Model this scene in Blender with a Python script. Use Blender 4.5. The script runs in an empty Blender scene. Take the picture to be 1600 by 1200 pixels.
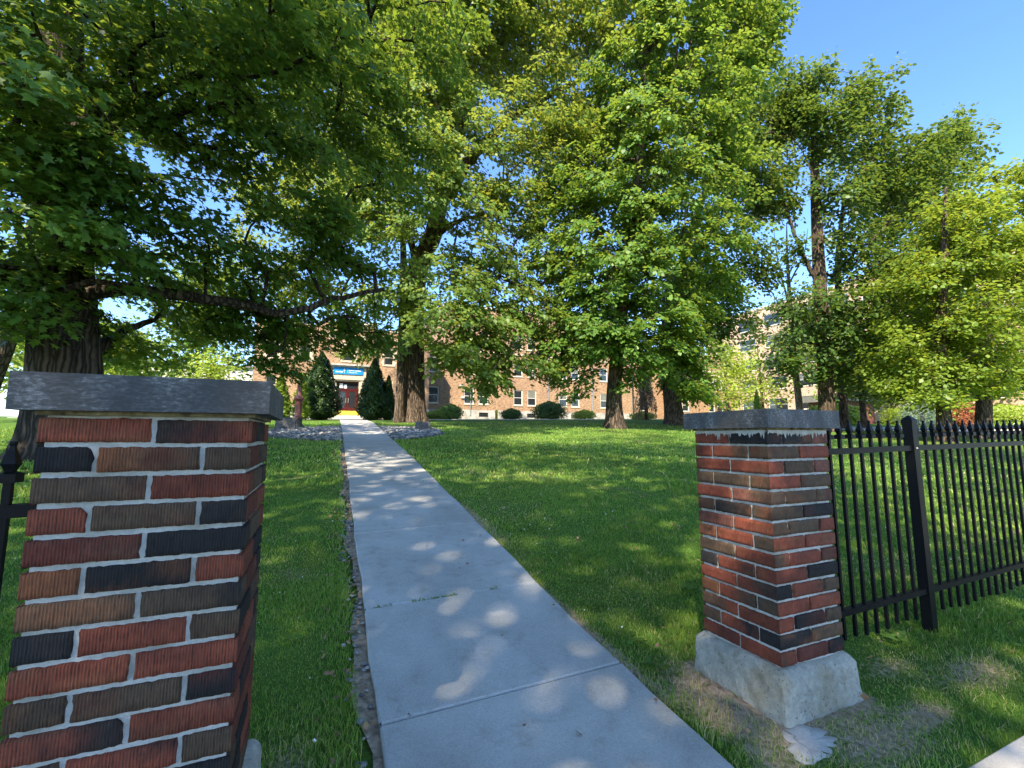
import bpy, math, random
import numpy as np
R = math.radians
PI = math.pi
rng = np.random.default_rng(7)
random.seed(7)
S = bpy.context.scene
COL = S.collection

# ---------------------------------------------------------------- camera, sky, sun, exposure
cam = bpy.data.objects.new('camera', bpy.data.cameras.new('camera'))
COL.objects.link(cam)
cam.location = (0, 0, 1.3)
cam.rotation_euler = (PI/2 + .117, 0, -.405)
cam.data.sensor_width = 36
cam.data.lens = 702/1600*36
cam.data.clip_start = .05
cam.data.clip_end = 3000
S.camera = cam
SUN_EL = R(46)
SUN_AZ = math.atan2(-.66, -.74)          # measured from +Y towards +X
W = bpy.data.worlds.new("World"); S.world = W; W.use_nodes = True
wn = W.node_tree.nodes; wl = W.node_tree.links
bg = wn['Background']
sky = wn.new('ShaderNodeTexSky'); sky.sky_type = 'NISHITA'; sky.sun_disc = False
sky.sun_elevation = SUN_EL; sky.sun_rotation = SUN_AZ
sky.air_density = 1.0; sky.dust_density = .15; sky.ozone_density = 4.0
hs = wn.new('ShaderNodeHueSaturation'); hs.inputs['Hue'].default_value = .508; hs.inputs['Saturation'].default_value = 1.14; wl.new(sky.outputs[0], hs.inputs['Color']); wl.new(hs.outputs[0], bg.inputs[0]); bg.inputs[1].default_value = .142
sl = bpy.data.lights.new('sun', 'SUN'); sl.energy = 4.2; sl.angle = R(.55); sl.color = (1, .87, .66)
so = bpy.data.objects.new('sun', sl); COL.objects.link(so)
dx, dy, dz = math.sin(SUN_AZ)*math.cos(SUN_EL), math.cos(SUN_AZ)*math.cos(SUN_EL), math.sin(SUN_EL)
from mathutils import Vector
so.rotation_euler = Vector((dx, dy, dz)).to_track_quat('Z', 'Y').to_euler()
S.view_settings.view_transform = 'Standard'; S.view_settings.look = 'None'
S.view_settings.gamma = 1; S.view_settings.use_curve_mapping = False
S.view_settings.exposure = 1.78
S.cycles.max_bounces = 6; S.cycles.transparent_max_bounces = 4
S.cycles.diffuse_bounces = 4; S.cycles.transmission_bounces = 3; S.cycles.glossy_bounces = 2
S.cycles.caustics_reflective = False; S.cycles.caustics_refractive = False
S.cycles.use_denoising = True

# ---------------------------------------------------------------- terrain
TT = [-30, -3, .5, 1.4, 1.84, 2.38, 3.07, 4.6, 7.1, 10.7, 21.5, 30, 40, 60, 400]
ZZ = [0, .0, .04, .09, .11, .15, .22, .38, .64, .99, 1.92, 2.35, 2.75, 3.2, 3.4]
def G(n, t):
    return np.interp(t, TT, ZZ) + .016*np.clip(np.asarray(n, float)-.85, -8, np.clip(4+1.5*(np.asarray(t, float)-12), 4, 45))
def pl(t): return .215 + .032*t          # path edges
def pr(t): return 1.39 + .042*t

# ---------------------------------------------------------------- object helpers
def tag(o, label=None, cat=None, group=None, kind=None):
    if label: o['label'] = label
    if cat: o['category'] = cat
    if group: o['group'] = group
    if kind: o['kind'] = kind
    return o
def empty(name, loc, label, cat, group=None):
    o = bpy.data.objects.new(name, None); COL.objects.link(o); o.location = loc
    o.empty_display_size = .2
    return tag(o, label, cat, group)
def link(name, me, mat, parent=None):
    o = bpy.data.objects.new(name, me); COL.objects.link(o)
    if mat:
        for m in (mat if isinstance(mat, (list, tuple)) else [mat]): me.materials.append(m)
    if parent is not None:
        o.parent = parent
        p = parent; L = Vector((0, 0, 0))
        while p is not None: L += p.location; p = p.parent
        o.location = -L               # meshes are written in world coordinates
    return o
def np_mesh(name, co, polys, uv=None, tint=None, col=None, smooth=False):
    """polys: list of (M,k) index arrays"""
    me = bpy.data.meshes.new(name)
    co = np.asarray(co, np.float32)
    me.vertices.add(len(co)); me.vertices.foreach_set('co', co.ravel())
    idx = np.concatenate([np.asarray(p, np.int32).ravel() for p in polys])
    tot = np.concatenate([np.full(len(p), np.asarray(p).shape[1], np.int32) for p in polys])
    st = np.zeros(len(tot), np.int32); st[1:] = np.cumsum(tot)[:-1]
    me.loops.add(len(idx)); me.loops.foreach_set('vertex_index', idx)
    me.polygons.add(len(tot)); me.polygons.foreach_set('loop_start', st); me.polygons.foreach_set('loop_total', tot)
    if smooth: me.polygons.foreach_set('use_smooth', np.ones(len(tot), bool))
    if uv is not None:
        l = me.uv_layers.new(name='UVMap'); l.data.foreach_set('uv', np.asarray(uv, np.float32).ravel())
    if tint is not None:
        a = me.attributes.new('tint', 'FLOAT', 'FACE'); a.data.foreach_set('value', np.asarray(tint, np.float32))
    if col is not None:
        a = me.attributes.new('Col', 'FLOAT_COLOR', 'POINT'); a.data.foreach_set('color', np.asarray(col, np.float32).ravel())
    me.update(calc_edges=True); me.validate()
    return me
class MB:
    def __init__(s): s.v = []; s.f = []; s.uv = []; s.sm = []
    def quad(s, pts, uv=None, sm=False):
        b = len(s.v); s.v += [tuple(p) for p in pts]; s.f.append(list(range(b, b+len(pts))))
        s.uv.append(uv or [(0, 0)]*len(pts)); s.sm.append(sm)
    def box(s, a, b, bev=0):
        x0, y0, z0 = a; x1, y1, z1 = b
        P = [(x0,y0,z0),(x1,y0,z0),(x1,y1,z0),(x0,y1,z0),(x0,y0,z1),(x1,y0,z1),(x1,y1,z1),(x0,y1,z1)]
        for q, ax in (((0,3,2,1),2),((4,5,6,7),2),((0,1,5,4),1),((1,2,6,5),0),((2,3,7,6),1),((3,0,4,7),0)):
            pts = [P[i] for i in q]
            s.quad(pts, [((p[0] if ax != 0 else p[1]), (p[2] if ax != 2 else p[1])) for p in pts])
    def prism(s, poly, z0, z1, top=None):
        n = len(poly); top = top or poly
        a = [(x, y, z0) for x, y in poly]; b = [(x, y, z1) for x, y in top]
        s.quad(a[::-1]); s.quad(b)
        for i in range(n): s.quad([a[i], a[(i+1) % n], b[(i+1) % n], b[i]])
    def lathe(s, c, prof, k=20, sq=False):
        b = len(s.v); m = len(prof)
        for r, z in prof:
            for i in range(k):
                th = 2*PI*i/k + (PI/4 if k == 4 else 0)
                s.v.append((c[0]+r*math.cos(th), c[1]+r*math.sin(th), c[2]+z))
        for j in range(m-1):
            for i in range(k):
                s.f.append([b+j*k+i, b+j*k+(i+1) % k, b+(j+1)*k+(i+1) % k, b+(j+1)*k+i]); s.uv.append([(0, 0)]*4); s.sm.append(k > 6)
        s.f.append([b+i for i in range(k)][::-1]); s.uv.append([(0, 0)]*k); s.sm.append(False)
        s.f.append([b+(m-1)*k+i for i in range(k)]); s.uv.append([(0, 0)]*k); s.sm.append(False)
    def build(s, name, mat, parent=None):
        me = bpy.data.meshes.new(name); me.from_pydata(s.v, [], s.f)
        l = me.uv_layers.new(name='UVMap')
        l.data.foreach_set('uv', np.array([c for u in s.uv for c in u], np.float32).ravel())
        me.polygons.foreach_set('use_smooth', s.sm)
        me.update()
        return link(name, me, mat, parent)
def add_bevel(o, w, seg=2):
    m = o.modifiers.new('bevel', 'BEVEL'); m.width = w; m.segments = seg; m.limit_method = 'ANGLE'; m.angle_limit = R(40)
    return o

# ---------------------------------------------------------------- materials
class NT:
    def __init__(s, name):
        s.m = bpy.data.materials.new(name); s.m.use_nodes = True
        s.n = s.m.node_tree.nodes; s.l = s.m.node_tree.links
        s.p = s.n['Principled BSDF']; s.out = s.n['Material Output']
    def node(s, t, **k):
        o = s.n.new(t)
        for a, b in k.items():
            if a.startswith('i_'):
                key = a[2:]; key = int(key) if key.isdigit() else key.replace('_', ' ')
                if hasattr(b, 'is_output') or isinstance(b, bpy.types.NodeSocket): s.l.new(b, o.inputs[key])
                else: o.inputs[key].default_value = b
            else: setattr(o, a, b)
        return o
    def ramp(s, fac, stops):
        r = s.n.new('ShaderNodeValToRGB'); e = r.color_ramp.elements
        while len(e) < len(stops): e.new(.5)
        for q, (p, c) in zip(e, stops): q.position = p; q.color = (*c, 1)
        s.l.new(fac, r.inputs[0]); return r.outputs[0]
    def noise(s, vec, scale, detail=4, rough=.6):
        o = s.node('ShaderNodeTexNoise'); o.inputs['Scale'].default_value = scale
        o.inputs['Detail'].default_value = detail; o.inputs['Roughness'].default_value = rough
        if vec is not None: s.l.new(vec, o.inputs['Vector'])
        return o.outputs[0]
    def mapping(s, vec, scale=(1,1,1)):
        o = s.node('ShaderNodeMapping'); s.l.new(vec, o.inputs[0]); o.inputs['Scale'].default_value = scale
        return o.outputs[0]
    def mix(s, fac, a, b, mode='MIX'):
        o = s.node('ShaderNodeMix', data_type='RGBA', blend_type=mode)
        for k, v in ((0, fac), (6, a), (7, b)):
            if isinstance(v, bpy.types.NodeSocket): s.l.new(v, o.inputs[k])
            else: o.inputs[k].default_value = v if k == 0 else (*v, 1)
        return o.outputs[2]
    def bump(s, h, strength=.5, dist=.01):
        o = s.node('ShaderNodeBump'); o.inputs['Strength'].default_value = strength; o.inputs['Distance'].default_value = dist
        s.l.new(h, o.inputs['Height']); s.l.new(o.outputs[0], s.p.inputs['Normal']); return o
    def math(s, op, a, b=0.):
        o = s.node('ShaderNodeMath', operation=op)
        for k, v in ((0, a), (1, b)):
            if isinstance(v, bpy.types.NodeSocket): s.l.new(v, o.inputs[k])
            else: o.inputs[k].default_value = v
        return o.outputs[0]
    def base(s, c):
        if isinstance(c, bpy.types.NodeSocket): s.l.new(c, s.p.inputs['Base Color'])
        else: s.p.inputs['Base Color'].default_value = (*c, 1)
    def geo(s): return s.node('ShaderNodeNewGeometry').outputs['Position']
def simple(name, c, rough=.6, var=.15, scale=20, bump=0, bdist=.005, metal=0, spec=.4):
    t = NT(name); pos = t.geo(); n = t.noise(pos, scale)
    lo = tuple(x*(1-var*1.6) for x in c); hi = tuple(min(1, x*(1+var*1.6)) for x in c)
    t.base(t.ramp(n, [(.3, lo), (.7, hi)]))
    t.p.inputs['Roughness'].default_value = rough; t.p.inputs['Metallic'].default_value = metal
    t.p.inputs['Specular IOR Level'].default_value = spec
    if bump: t.bump(n, bump, bdist)
    return t.m
def leaf_mat(name, dark, light, trans, tw=.45, rough=.45, spec=.35):
    t = NT(name)
    a = t.node('ShaderNodeAttribute', attribute_name='tint', attribute_type='GEOMETRY').outputs['Fac']
    n = t.noise(t.geo(), .35, 2)
    f = t.math('ADD', t.math('MULTIPLY', a, .75), t.math('MULTIPLY', t.math('SUBTRACT', n, .35), .8))
    c = t.ramp(f, [(.05, dark), (.95, light)])
    t.base(c); t.p.inputs['Roughness'].default_value = rough; t.p.inputs['Specular IOR Level'].default_value = spec
    tr = t.node('ShaderNodeBsdfTranslucent')
    k = t.mix(1, t.ramp(f, [(.05, tuple(.75*x for x in trans)), (.95, trans)]), (1, 1, 1), 'MULTIPLY')
    t.l.new(k, tr.inputs[0])
    mx = t.node('ShaderNodeMixShader'); mx.inputs[0].default_value = tw
    t.l.new(t.p.outputs[0], mx.inputs[1]); t.l.new(tr.outputs[0], mx.inputs[2]); t.l.new(mx.outputs[0], t.out.inputs[0])
    return t.m
def bark_mat(name, lo, hi, sc=5, bd=.03, zs=.22):
    t = NT(name); pos = t.geo()
    v = t.node('ShaderNodeTexVoronoi', feature='DISTANCE_TO_EDGE')
    d = t.node('ShaderNodeVectorMath', operation='ADD')
    nz = t.node('ShaderNodeTexNoise'); nz.inputs['Scale'].default_value = 3; t.l.new(pos, nz.inputs['Vector'])
    sc2 = t.node('ShaderNodeVectorMath', operation='SCALE'); t.l.new(nz.outputs[1], sc2.inputs[0]); sc2.inputs['Scale'].default_value = .13
    t.l.new(pos, d.inputs[0]); t.l.new(sc2.outputs[0], d.inputs[1])
    mp = t.mapping(d.outputs[0], (sc*2.2, sc*2.2, sc*zs)); t.l.new(mp, v.inputs['Vector']); v.inputs['Scale'].default_value = 1
    n = t.noise(t.mapping(pos, (1, 1, .35)), 14, 5)
    h = t.math('ADD', t.math('MINIMUM', t.math('MULTIPLY', v.outputs['Distance'], 2.2), .6), t.math('MULTIPLY', n, .5))
    t.base(t.ramp(h, [(.25, tuple(.45*x for x in lo)), (.5, lo), (.95, hi)]))
    t.p.inputs['Roughness'].default_value = .9; t.p.inputs['Specular IOR Level'].default_value = .15
    t.bump(h, .9, bd); return t.m

M = {}
M['leafA'] = leaf_mat('maple leaf', (.028,.082,.020), (.080,.185,.034), (.34,.46,.045), .43)
M['leafB'] = leaf_mat('elm leaf', (.058,.125,.024), (.16,.255,.046), (.44,.50,.06), .42)
M['leafC'] = leaf_mat('green leaf', (.046,.118,.024), (.14,.26,.045), (.38,.50,.055), .42)
M['leafD'] = leaf_mat('dark leaf', (.028,.074,.017), (.085,.16,.03), (.28,.38,.045), .38)
M['leafG'] = leaf_mat('yellow green leaf', (.08,.15,.02), (.21,.30,.04), (.46,.55,.05), .45)
M['leafY'] = leaf_mat('sunlit leaf', (.16,.25,.03), (.34,.44,.06), (.60,.70,.08), .45)  # sunlight on the foliage is put into this brighter leaf colour
M['cedar'] = leaf_mat('cedar foliage', (.014,.040,.010), (.06,.12,.022), (.05,.10,.015), .15)
M['spruce'] = leaf_mat('blue spruce', (.10,.16,.13), (.26,.34,.28), (.1,.15,.1), .1)
M['redleaf'] = leaf_mat('red leaf', (.20,.06,.03), (.35,.12,.05), (.4,.15,.05), .3)
M['weep'] = leaf_mat('sunlit tan needles', (.14,.10,.07), (.42,.28,.19), (.2,.15,.08), .1)  # pinkish tan of the sunlit foliage is put into the needle colour
M['barkA'] = bark_mat('dark bark', (.04,.032,.025), (.105,.085,.065), 5, .05, .13)
M['barkB'] = bark_mat('grey brown bark', (.085,.062,.047), (.22,.165,.125), 8, .05, .07)
M['barkC'] = bark_mat('brown bark', (.06,.045,.035), (.17,.125,.09), 7, .03)
M['barkE'] = bark_mat('pale bark', (.20,.15,.12), (.42,.34,.28), 6, .01)
M['iron'] = simple('black painted steel', (.005,.0055,.007), .45, .2, 60, .15, .002, spec=.14)
M['white'] = simple('white window paint', (.72,.70,.66), .5, .05, 8)
M['stone'] = simple('limestone trim', (.52,.44,.33), .8, .15, 6, .3)
M['found'] = simple('grey foundation stone', (.36,.34,.32), .85, .2, 2.5, .4, .01)
M['roof'] = simple('grey roofing', (.16,.15,.15), .9, .2, 3)
M['yellow'] = simple('yellow safety paint', (.62,.48,.05), .55, .15, 9)
M['doorred'] = simple('maroon door paint', (.065,.009,.010), .35, .15, 8)
M['blue'] = simple('blue sign panel', (.01,.22,.62), .4, .03, 3)
M['wtext'] = simple('white lettering', (.8,.85,.9), .5, .02, 3)
M['maroon'] = simple('maroon cast iron', (.16,.055,.05), .45, .3, 9, .2)
M['darkmetal'] = simple('dark metal', (.03,.03,.03), .5, .3, 9)
M['block'] = simple('rough grey granite', (.085,.085,.09), .85, .35, 18, .7, .02)
M['shedw'] = simple('brown stained boards', (.14,.055,.035), .8, .3, 4)
M['cream'] = simple('cream siding', (.72,.68,.62), .7, .06, 2)
M['pipe'] = simple('galvanised pipe', (.5,.5,.5), .35, .1, 8, metal=.7)
M['soil'] = simple('dry soil', (.30,.22,.15), .95, .35, 25, .6, .01)
M['litter'] = simple('dead leaves', (.26,.15,.08), .9, .5, 12)
M['clover'] = simple('white clover', (.75,.75,.68), .8, .1, 20)
M['asphalt'] = simple('asphalt', (.05,.05,.052), .9, .2, 40, .3)

def glass_mat():
    t = NT('window glass'); t.base((.02,.025,.03)); t.p.inputs['Roughness'].default_value = .06
    t.p.inputs['Specular IOR Level'].default_value = .8
    n = t.noise(t.geo(), 1.2, 2); t.bump(n, .25, .02); return t.m
M['glass'] = glass_mat()
M['blind'] = simple('glass over drawn blind', (.17,.17,.15), .3, .12, 3)

def brick_wall(name, c1, c2, mortar, w=.225, h=.075):
    t = NT(name); uv = t.node('ShaderNodeTexCoord').outputs['UV']
    b = t.node('ShaderNodeTexBrick'); t.l.new(uv, b.inputs['Vector'])
    b.inputs['Scale'].default_value = 1; b.inputs['Brick Width'].default_value = w; b.inputs['Row Height'].default_value = h
    b.inputs['Mortar Size'].default_value = .009; b.inputs['Color1'].default_value = (*c1, 1); b.inputs['Color2'].default_value = (*c2, 1)
    b.inputs['Mortar'].default_value = (*mortar, 1); b.inputs['Bias'].default_value = -.1
    n = t.noise(uv, .7, 5, .7)
    n2 = t.noise(t.mapping(uv, (2.6, 9, 1)), 1.6, 3)
    k = t.ramp(n, [(.3, (.78,.76,.74)), (.7, (1.12,1.08,1.05))])
    k2 = t.ramp(n2, [(.36, (.50,.45,.42)), (.5, (.95,.95,.95)), (.66, (1.35,1.3,1.2))])
    c = t.mix(1, t.mix(1, b.outputs[0], k, 'MULTIPLY'), k2, 'MULTIPLY')
    t.base(c); t.p.inputs['Roughness'].default_value = .85; t.bump(b.outputs['Fac'], -.4, .01)
    return t.m
M['brickW'] = brick_wall('orange brown brick wall', (.38,.225,.13), (.26,.145,.082), (.38,.32,.24))
M['brickT'] = brick_wall('beige brick wall', (.62,.42,.30), (.55,.36,.26), (.6,.5,.42))

def pillar_brick():
    t = NT('ribbed rug brick'); col = t.node('ShaderNodeAttribute', attribute_name='Col').outputs['Color']
    uv = t.node('ShaderNodeTexCoord').outputs['UV']
    wob = t.node('ShaderNodeTexNoise'); wob.inputs['Scale'].default_value = 30; t.l.new(uv, wob.inputs['Vector'])
    sx = t.node('ShaderNodeSeparateXYZ'); t.l.new(uv, sx.inputs[0])
    u = t.math('ADD', sx.outputs[0], t.math('MULTIPLY', wob.outputs[0], .0010))
    rib = t.math('SINE', t.math('MULTIPLY', u, 2*PI/.0062))
    nv = t.noise(t.mapping(uv, (1, .12, 1)), 260, 4, .7)
    nf = t.noise(uv, 420, 3, .6); nb = t.noise(uv, 22, 4, .6)
    rr = t.math('MULTIPLY', t.math('ADD', rib, t.math('MULTIPLY', t.math('SUBTRACT', nv, .5), 5.5)), .42)
    h = t.math('ADD', rr, t.math('MULTIPLY', nf, .6))
    sh = t.ramp(t.math('ADD', t.math('MULTIPLY', h, .5), .4), [(.12, (.20,.19,.19)), (.42, (.85,.85,.85)), (.62, (1.05,1.02,1.0)), (1, (1.75,1.6,1.5))])  # rib shading painted into the colour, along with the brick's own dark streaks
    bl = t.ramp(nb, [(.3, (.72,.7,.72)), (.7, (1.25,1.2,1.15))])
    t.base(t.mix(1, t.mix(1, col, sh, 'MULTIPLY'), bl, 'MULTIPLY'))
    t.p.inputs['Roughness'].default_value = .75; t.p.inputs['Specular IOR Level'].default_value = .3
    t.bump(h, 1.0, .003); return t.m
M['pbrick'] = pillar_brick()
def mortar_mat():
    t = NT('grey mortar'); p = t.geo(); n = t.noise(p, 130, 4, .7); nb = t.noise(p, 9, 4)
    t.base(t.mix(1, t.ramp(n, [(.3, (.40,.395,.365)), (.7, (.55,.54,.505))]), t.ramp(nb, [(.35, (.72,.70,.64)), (.6, (1.05,1.05,1.05))]), 'MULTIPLY'))
    t.p.inputs['Roughness'].default_value = .9; t.bump(n, .7, .003); return t.m
M['mortar'] = mortar_mat()
def cap_mat():
    t = NT('dark slate coping'); p = t.geo()
    a = t.noise(t.mapping(p, (1, 1, 2.6)), 70, 6, .75); b = t.noise(t.mapping(p, (1, 1, .5)), 9, 4, .6)
    speck = t.ramp(t.math('ADD', t.math('MULTIPLY', a, 1.0), t.math('MULTIPLY', t.math('SUBTRACT', b, .5), .9)), [(.40, (.045,.045,.046)), (.56, (.080,.080,.082)), (.68, (.19,.19,.195)), (.82, (.40,.40,.41))])
    t.base(speck); t.p.inputs['Roughness'].default_value = .7; t.bump(a, .7, .004); return t.m
M['cap'] = cap_mat()
def capunder():
    return simple('mossy mortar', (.16,.13,.07), .95, .6, 30, .6, .004)
M['moss'] = capunder()
def conc(name, lo, hi, stain, sc=90):
    t = NT(name); p = t.geo(); n = t.noise(p, sc, 5, .75); b = t.noise(p, 1.7, 5, .6); s2 = t.noise(p, 260, 2, .5)
    c = t.ramp(n, [(.3, lo), (.7, hi)])
    c = t.mix(1, c, t.ramp(b, [(.32, stain), (.62, (1.05,1.05,1.05))]), 'MULTIPLY')
    c = t.mix(1, c, t.ramp(s2, [(.28, (.55,.55,.55)), (.40, (1,1,1)), (.66, (1,1,1)), (.74, (1.3,1.3,1.3))]), 'MULTIPLY')
    vo = t.node('ShaderNodeTexVoronoi', feature='DISTANCE_TO_EDGE'); vo.inputs['Scale'].default_value = .45
    ds = t.node('ShaderNodeTexNoise'); ds.inputs['Scale'].default_value = 6; t.l.new(p, ds.inputs['Vector'])
    ad = t.node('ShaderNodeVectorMath', operation='ADD'); sc_ = t.node('ShaderNodeVectorMath', operation='SCALE'); sc_.inputs['Scale'].default_value = .22
    t.l.new(ds.outputs[1], sc_.inputs[0]); t.l.new(p, ad.inputs[0]); t.l.new(sc_.outputs[0], ad.inputs[1]); t.l.new(ad.outputs[0], vo.inputs['Vector'])
    crk = t.ramp(vo.outputs['Distance'], [(0, (.45,.42,.38)), (.0022, (1,1,1))]) if sc == 90 else None
    if crk: c = t.mix(t.ramp(t.noise(p, .5, 2), [(.50, (0,0,0)), (.56, (1,1,1))]), c, t.mix(1, c, crk, 'MULTIPLY'))
    st = t.noise(p, 7, 5, .7); c = t.mix(1, c, t.ramp(st, [(.30, (.80,.79,.76)), (.45, (1,1,1)), (.68, (1.06,1.06,1.05))]), 'MULTIPLY')
    t.base(c); t.p.inputs['Roughness'].default_value = .85
    t.p.inputs['Specular IOR Level'].default_value = .25
    t.bump(n, .45, .004); return t.m
M['path'] = conc('concrete path', (.37,.36,.335), (.50,.485,.455), (.78,.78,.76))
def base_mat():
    t = NT('rough cast concrete'); p = t.geo(); n = t.noise(p, 38, 6, .75); b = t.noise(p, 5, 4, .6); pit = t.noise(p, 95, 3, .6)
    c = t.ramp(n, [(.28, (.27,.265,.235)), (.5, (.36,.355,.32)), (.72, (.46,.45,.41))])
    c = t.mix(1, c, t.ramp(b, [(.34, (.74,.69,.58)), (.5, (.95,.94,.90)), (.7, (1.08,1.07,1.04))]), 'MULTIPLY')
    c = t.mix(1, c, t.ramp(pit, [(.30, (.35,.33,.30)), (.38, (1,1,1))]), 'MULTIPLY')
    t.base(c); t.p.inputs['Roughness'].default_value = .92; t.p.inputs['Specular IOR Level'].default_value = .2
    h = t.math('ADD', t.math('MULTIPLY', n, .7), t.math('MULTIPLY', t.math('MINIMUM', pit, .4), 1.6)); t.bump(h, .9, .012); return t.m
M['pbase'] = base_mat()
M['walk'] = conc('pavement concrete', (.42,.40,.37), (.55,.52,.48), (.8,.78,.74))

def ground_mat():
    t = NT('lawn ground'); p = t.geo()
    n = t.noise(p, 45, 5, .7); b = t.noise(p, .35, 4, .6); d = t.noise(p, 1.3, 4, .65)
    g = t.ramp(n, [(.3, (.045,.10,.018)), (.7, (.11,.22,.036))])
    g = t.mix(t.ramp(b, [(.42, (0,0,0)), (.62, (1,1,1))]), g, t.ramp(n, [(.3, (.05,.085,.012)), (.7, (.13,.19,.03))]))
    dry = t.ramp(n, [(.3, (.12,.085,.05)), (.7, (.30,.24,.13))])
    g = t.mix(t.ramp(d, [(.62, (0,0,0)), (.74, (.8,.8,.8))]), g, dry)
    at = t.node('ShaderNodeAttribute', attribute_name='Col').outputs['Color']; sr = t.node('ShaderNodeSeparateColor'); t.l.new(at, sr.inputs[0])
    fd = t.math('ADD', sr.outputs[0], t.math('MULTIPLY', t.math('SUBTRACT', n, .5), .9))
    g = t.mix(t.ramp(fd, [(.30, (0,0,0)), (.62, (1,1,1))]), g, t.ramp(n, [(.3, (.22,.16,.11)), (.5, (.36,.28,.19)), (.7, (.52,.43,.31))]))
    t.base(g); t.p.inputs['Roughness'].default_value = .95; t.p.inputs['Specular IOR Level'].default_value = .1
    t.bump(n, .8, .03); return t.m
M['ground'] = ground_mat()
def grass_mat():
    t = NT('grass blade'); a = t.node('ShaderNodeAttribute', attribute_name='tint', attribute_type='GEOMETRY').outputs['Fac']
    c = t.ramp(a, [(0, (.105,.195,.032)), (.45, (.19,.325,.055)), (.72, (.30,.42,.075)), (.86, (.42,.36,.17)), (1, (.62,.51,.30))])
    t.base(c); t.p.inputs['Roughness'].default_value = .5; t.p.inputs['Specular IOR Level'].default_value = .3
    tr = t.node('ShaderNodeBsdfTranslucent'); t.l.new(t.mix(1, c, (1.9,1.8,1.2), 'MULTIPLY'), tr.inputs[0])
    mx = t.node('ShaderNodeMixShader'); mx.inputs[0].default_value = .35
    t.l.new(t.p.outputs[0], mx.inputs[1]); t.l.new(tr.outputs[0], mx.inputs[2]); t.l.new(mx.outputs[0], t.out.inputs[0])
    return t.m
M['grass'] = grass_mat()
def gravel_mat():
    t = NT('river stones'); a = t.node('ShaderNodeAttribute', attribute_name='tint', attribute_type='GEOMETRY').outputs['Fac']
    t.base(t.ramp(a, [(0, (.07,.07,.075)), (.5, (.20,.195,.19)), (.85, (.40,.385,.36)), (1, (.36,.28,.2))]))
    t.p.inputs['Roughness'].default_value = .7; return t.m
M['gravel'] = gravel_mat()

# ---------------------------------------------------------------- the ground, path, pavement
def axis(breaks):
    out = []
    for (a, b, s) in breaks: out += list(np.arange(a, b, s))
    return np.array(out + [breaks[-1][1]])
def dryness(x, y):
    d = np.zeros_like(x)
    for cx, cy, rx, ry, s in ((1.72, 1.62, .20, .36, 1), (2.45, 1.22, .20, .08, .9), (2.9, 1.35, .5, .2, .35), (1.62, 1.3, .12, .3, .6), (2.1, 1.2, .35, .15, .7), (2.75, 1.5, .3, .12, .5), (1.6, 4.9, .12, 1.1, .8), (1.5, 2.4, .07, .9, .8), (3.1, 1.3, .35, .15, .6), (-.05, 1.9, .12, .3, .5), (4.5, 2.4, .8, .3, .35)):
        d = np.maximum(d, s*np.exp(-((x-cx)/rx)**2-((y-cy)/ry)**2))
    d = np.maximum(d, .28*np.clip(np.sin(x*1.7+2*np.sin(y*.9))*np.sin(y*1.3+x*.6)-.55, 0, 1)*2)
    return d
gx = axis([(-200,-40,20), (-40,-8,2), (-8,-1.5,.25), (-1.5,5,.07), (5,12,.25), (12,60,1.5), (60,240,20)])
gy = axis([(-60,-3,6), (-3,1,.2), (1,4,.07), (4,8,.2), (8,26,.6), (26,60,2), (60,300,20)])
X, Y = np.meshgrid(gx, gy)
near = np.exp(-((X-2)**2+(Y-4)**2)/150)
wob = (np.sin(X*1.9+.7*np.sin(Y*1.3))*np.cos(Y*2.3+X*.4)+np.sin(X*5.1+1)*np.sin(Y*4.3))*.008*near
Zg = G(X, Y) + wob
# worn hollow beside the left edge of the path, and under slabs the ground is lowered
dl = pl(Y)-X
Zg = Zg - .022*np.exp(-((dl-.07)/.10)**2)*(Y < 13)*(Y > 1)
inp = (X > pl(Y)+.02) & (X < pr(Y)-.02) & (Y > .9) & (Y < 37.6)
Zg = np.where(inp, G(X, Y)-.05, Zg)
ny, nx = X.shape
I = np.arange(nx*ny).reshape(ny, nx)
gq = np.stack([I[:-1,:-1], I[:-1,1:], I[1:,1:], I[1:,:-1]], -1).reshape(-1, 4)
gd = dryness(X, Y); gd = np.maximum(gd, .9*np.exp(-(np.maximum(0, np.abs(X-2.075)-.26)**2+np.maximum(0, np.abs(Y-1.636)-.26)**2)/.0035)); gd = np.maximum(gd, .9*np.exp(-(np.maximum(0, np.abs(X+.371)-.26)**2+np.maximum(0, np.abs(Y-1.569)-.26)**2)/.002))
gcol = np.zeros((ny*nx, 4)); gcol[:,0] = gd.ravel(); gcol[:,3] = 1
tag(link('ground', np_mesh('ground', np.stack([X, Y, Zg], -1).reshape(-1, 3), [gq], col=gcol, smooth=True), M['ground']), kind='structure')

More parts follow.
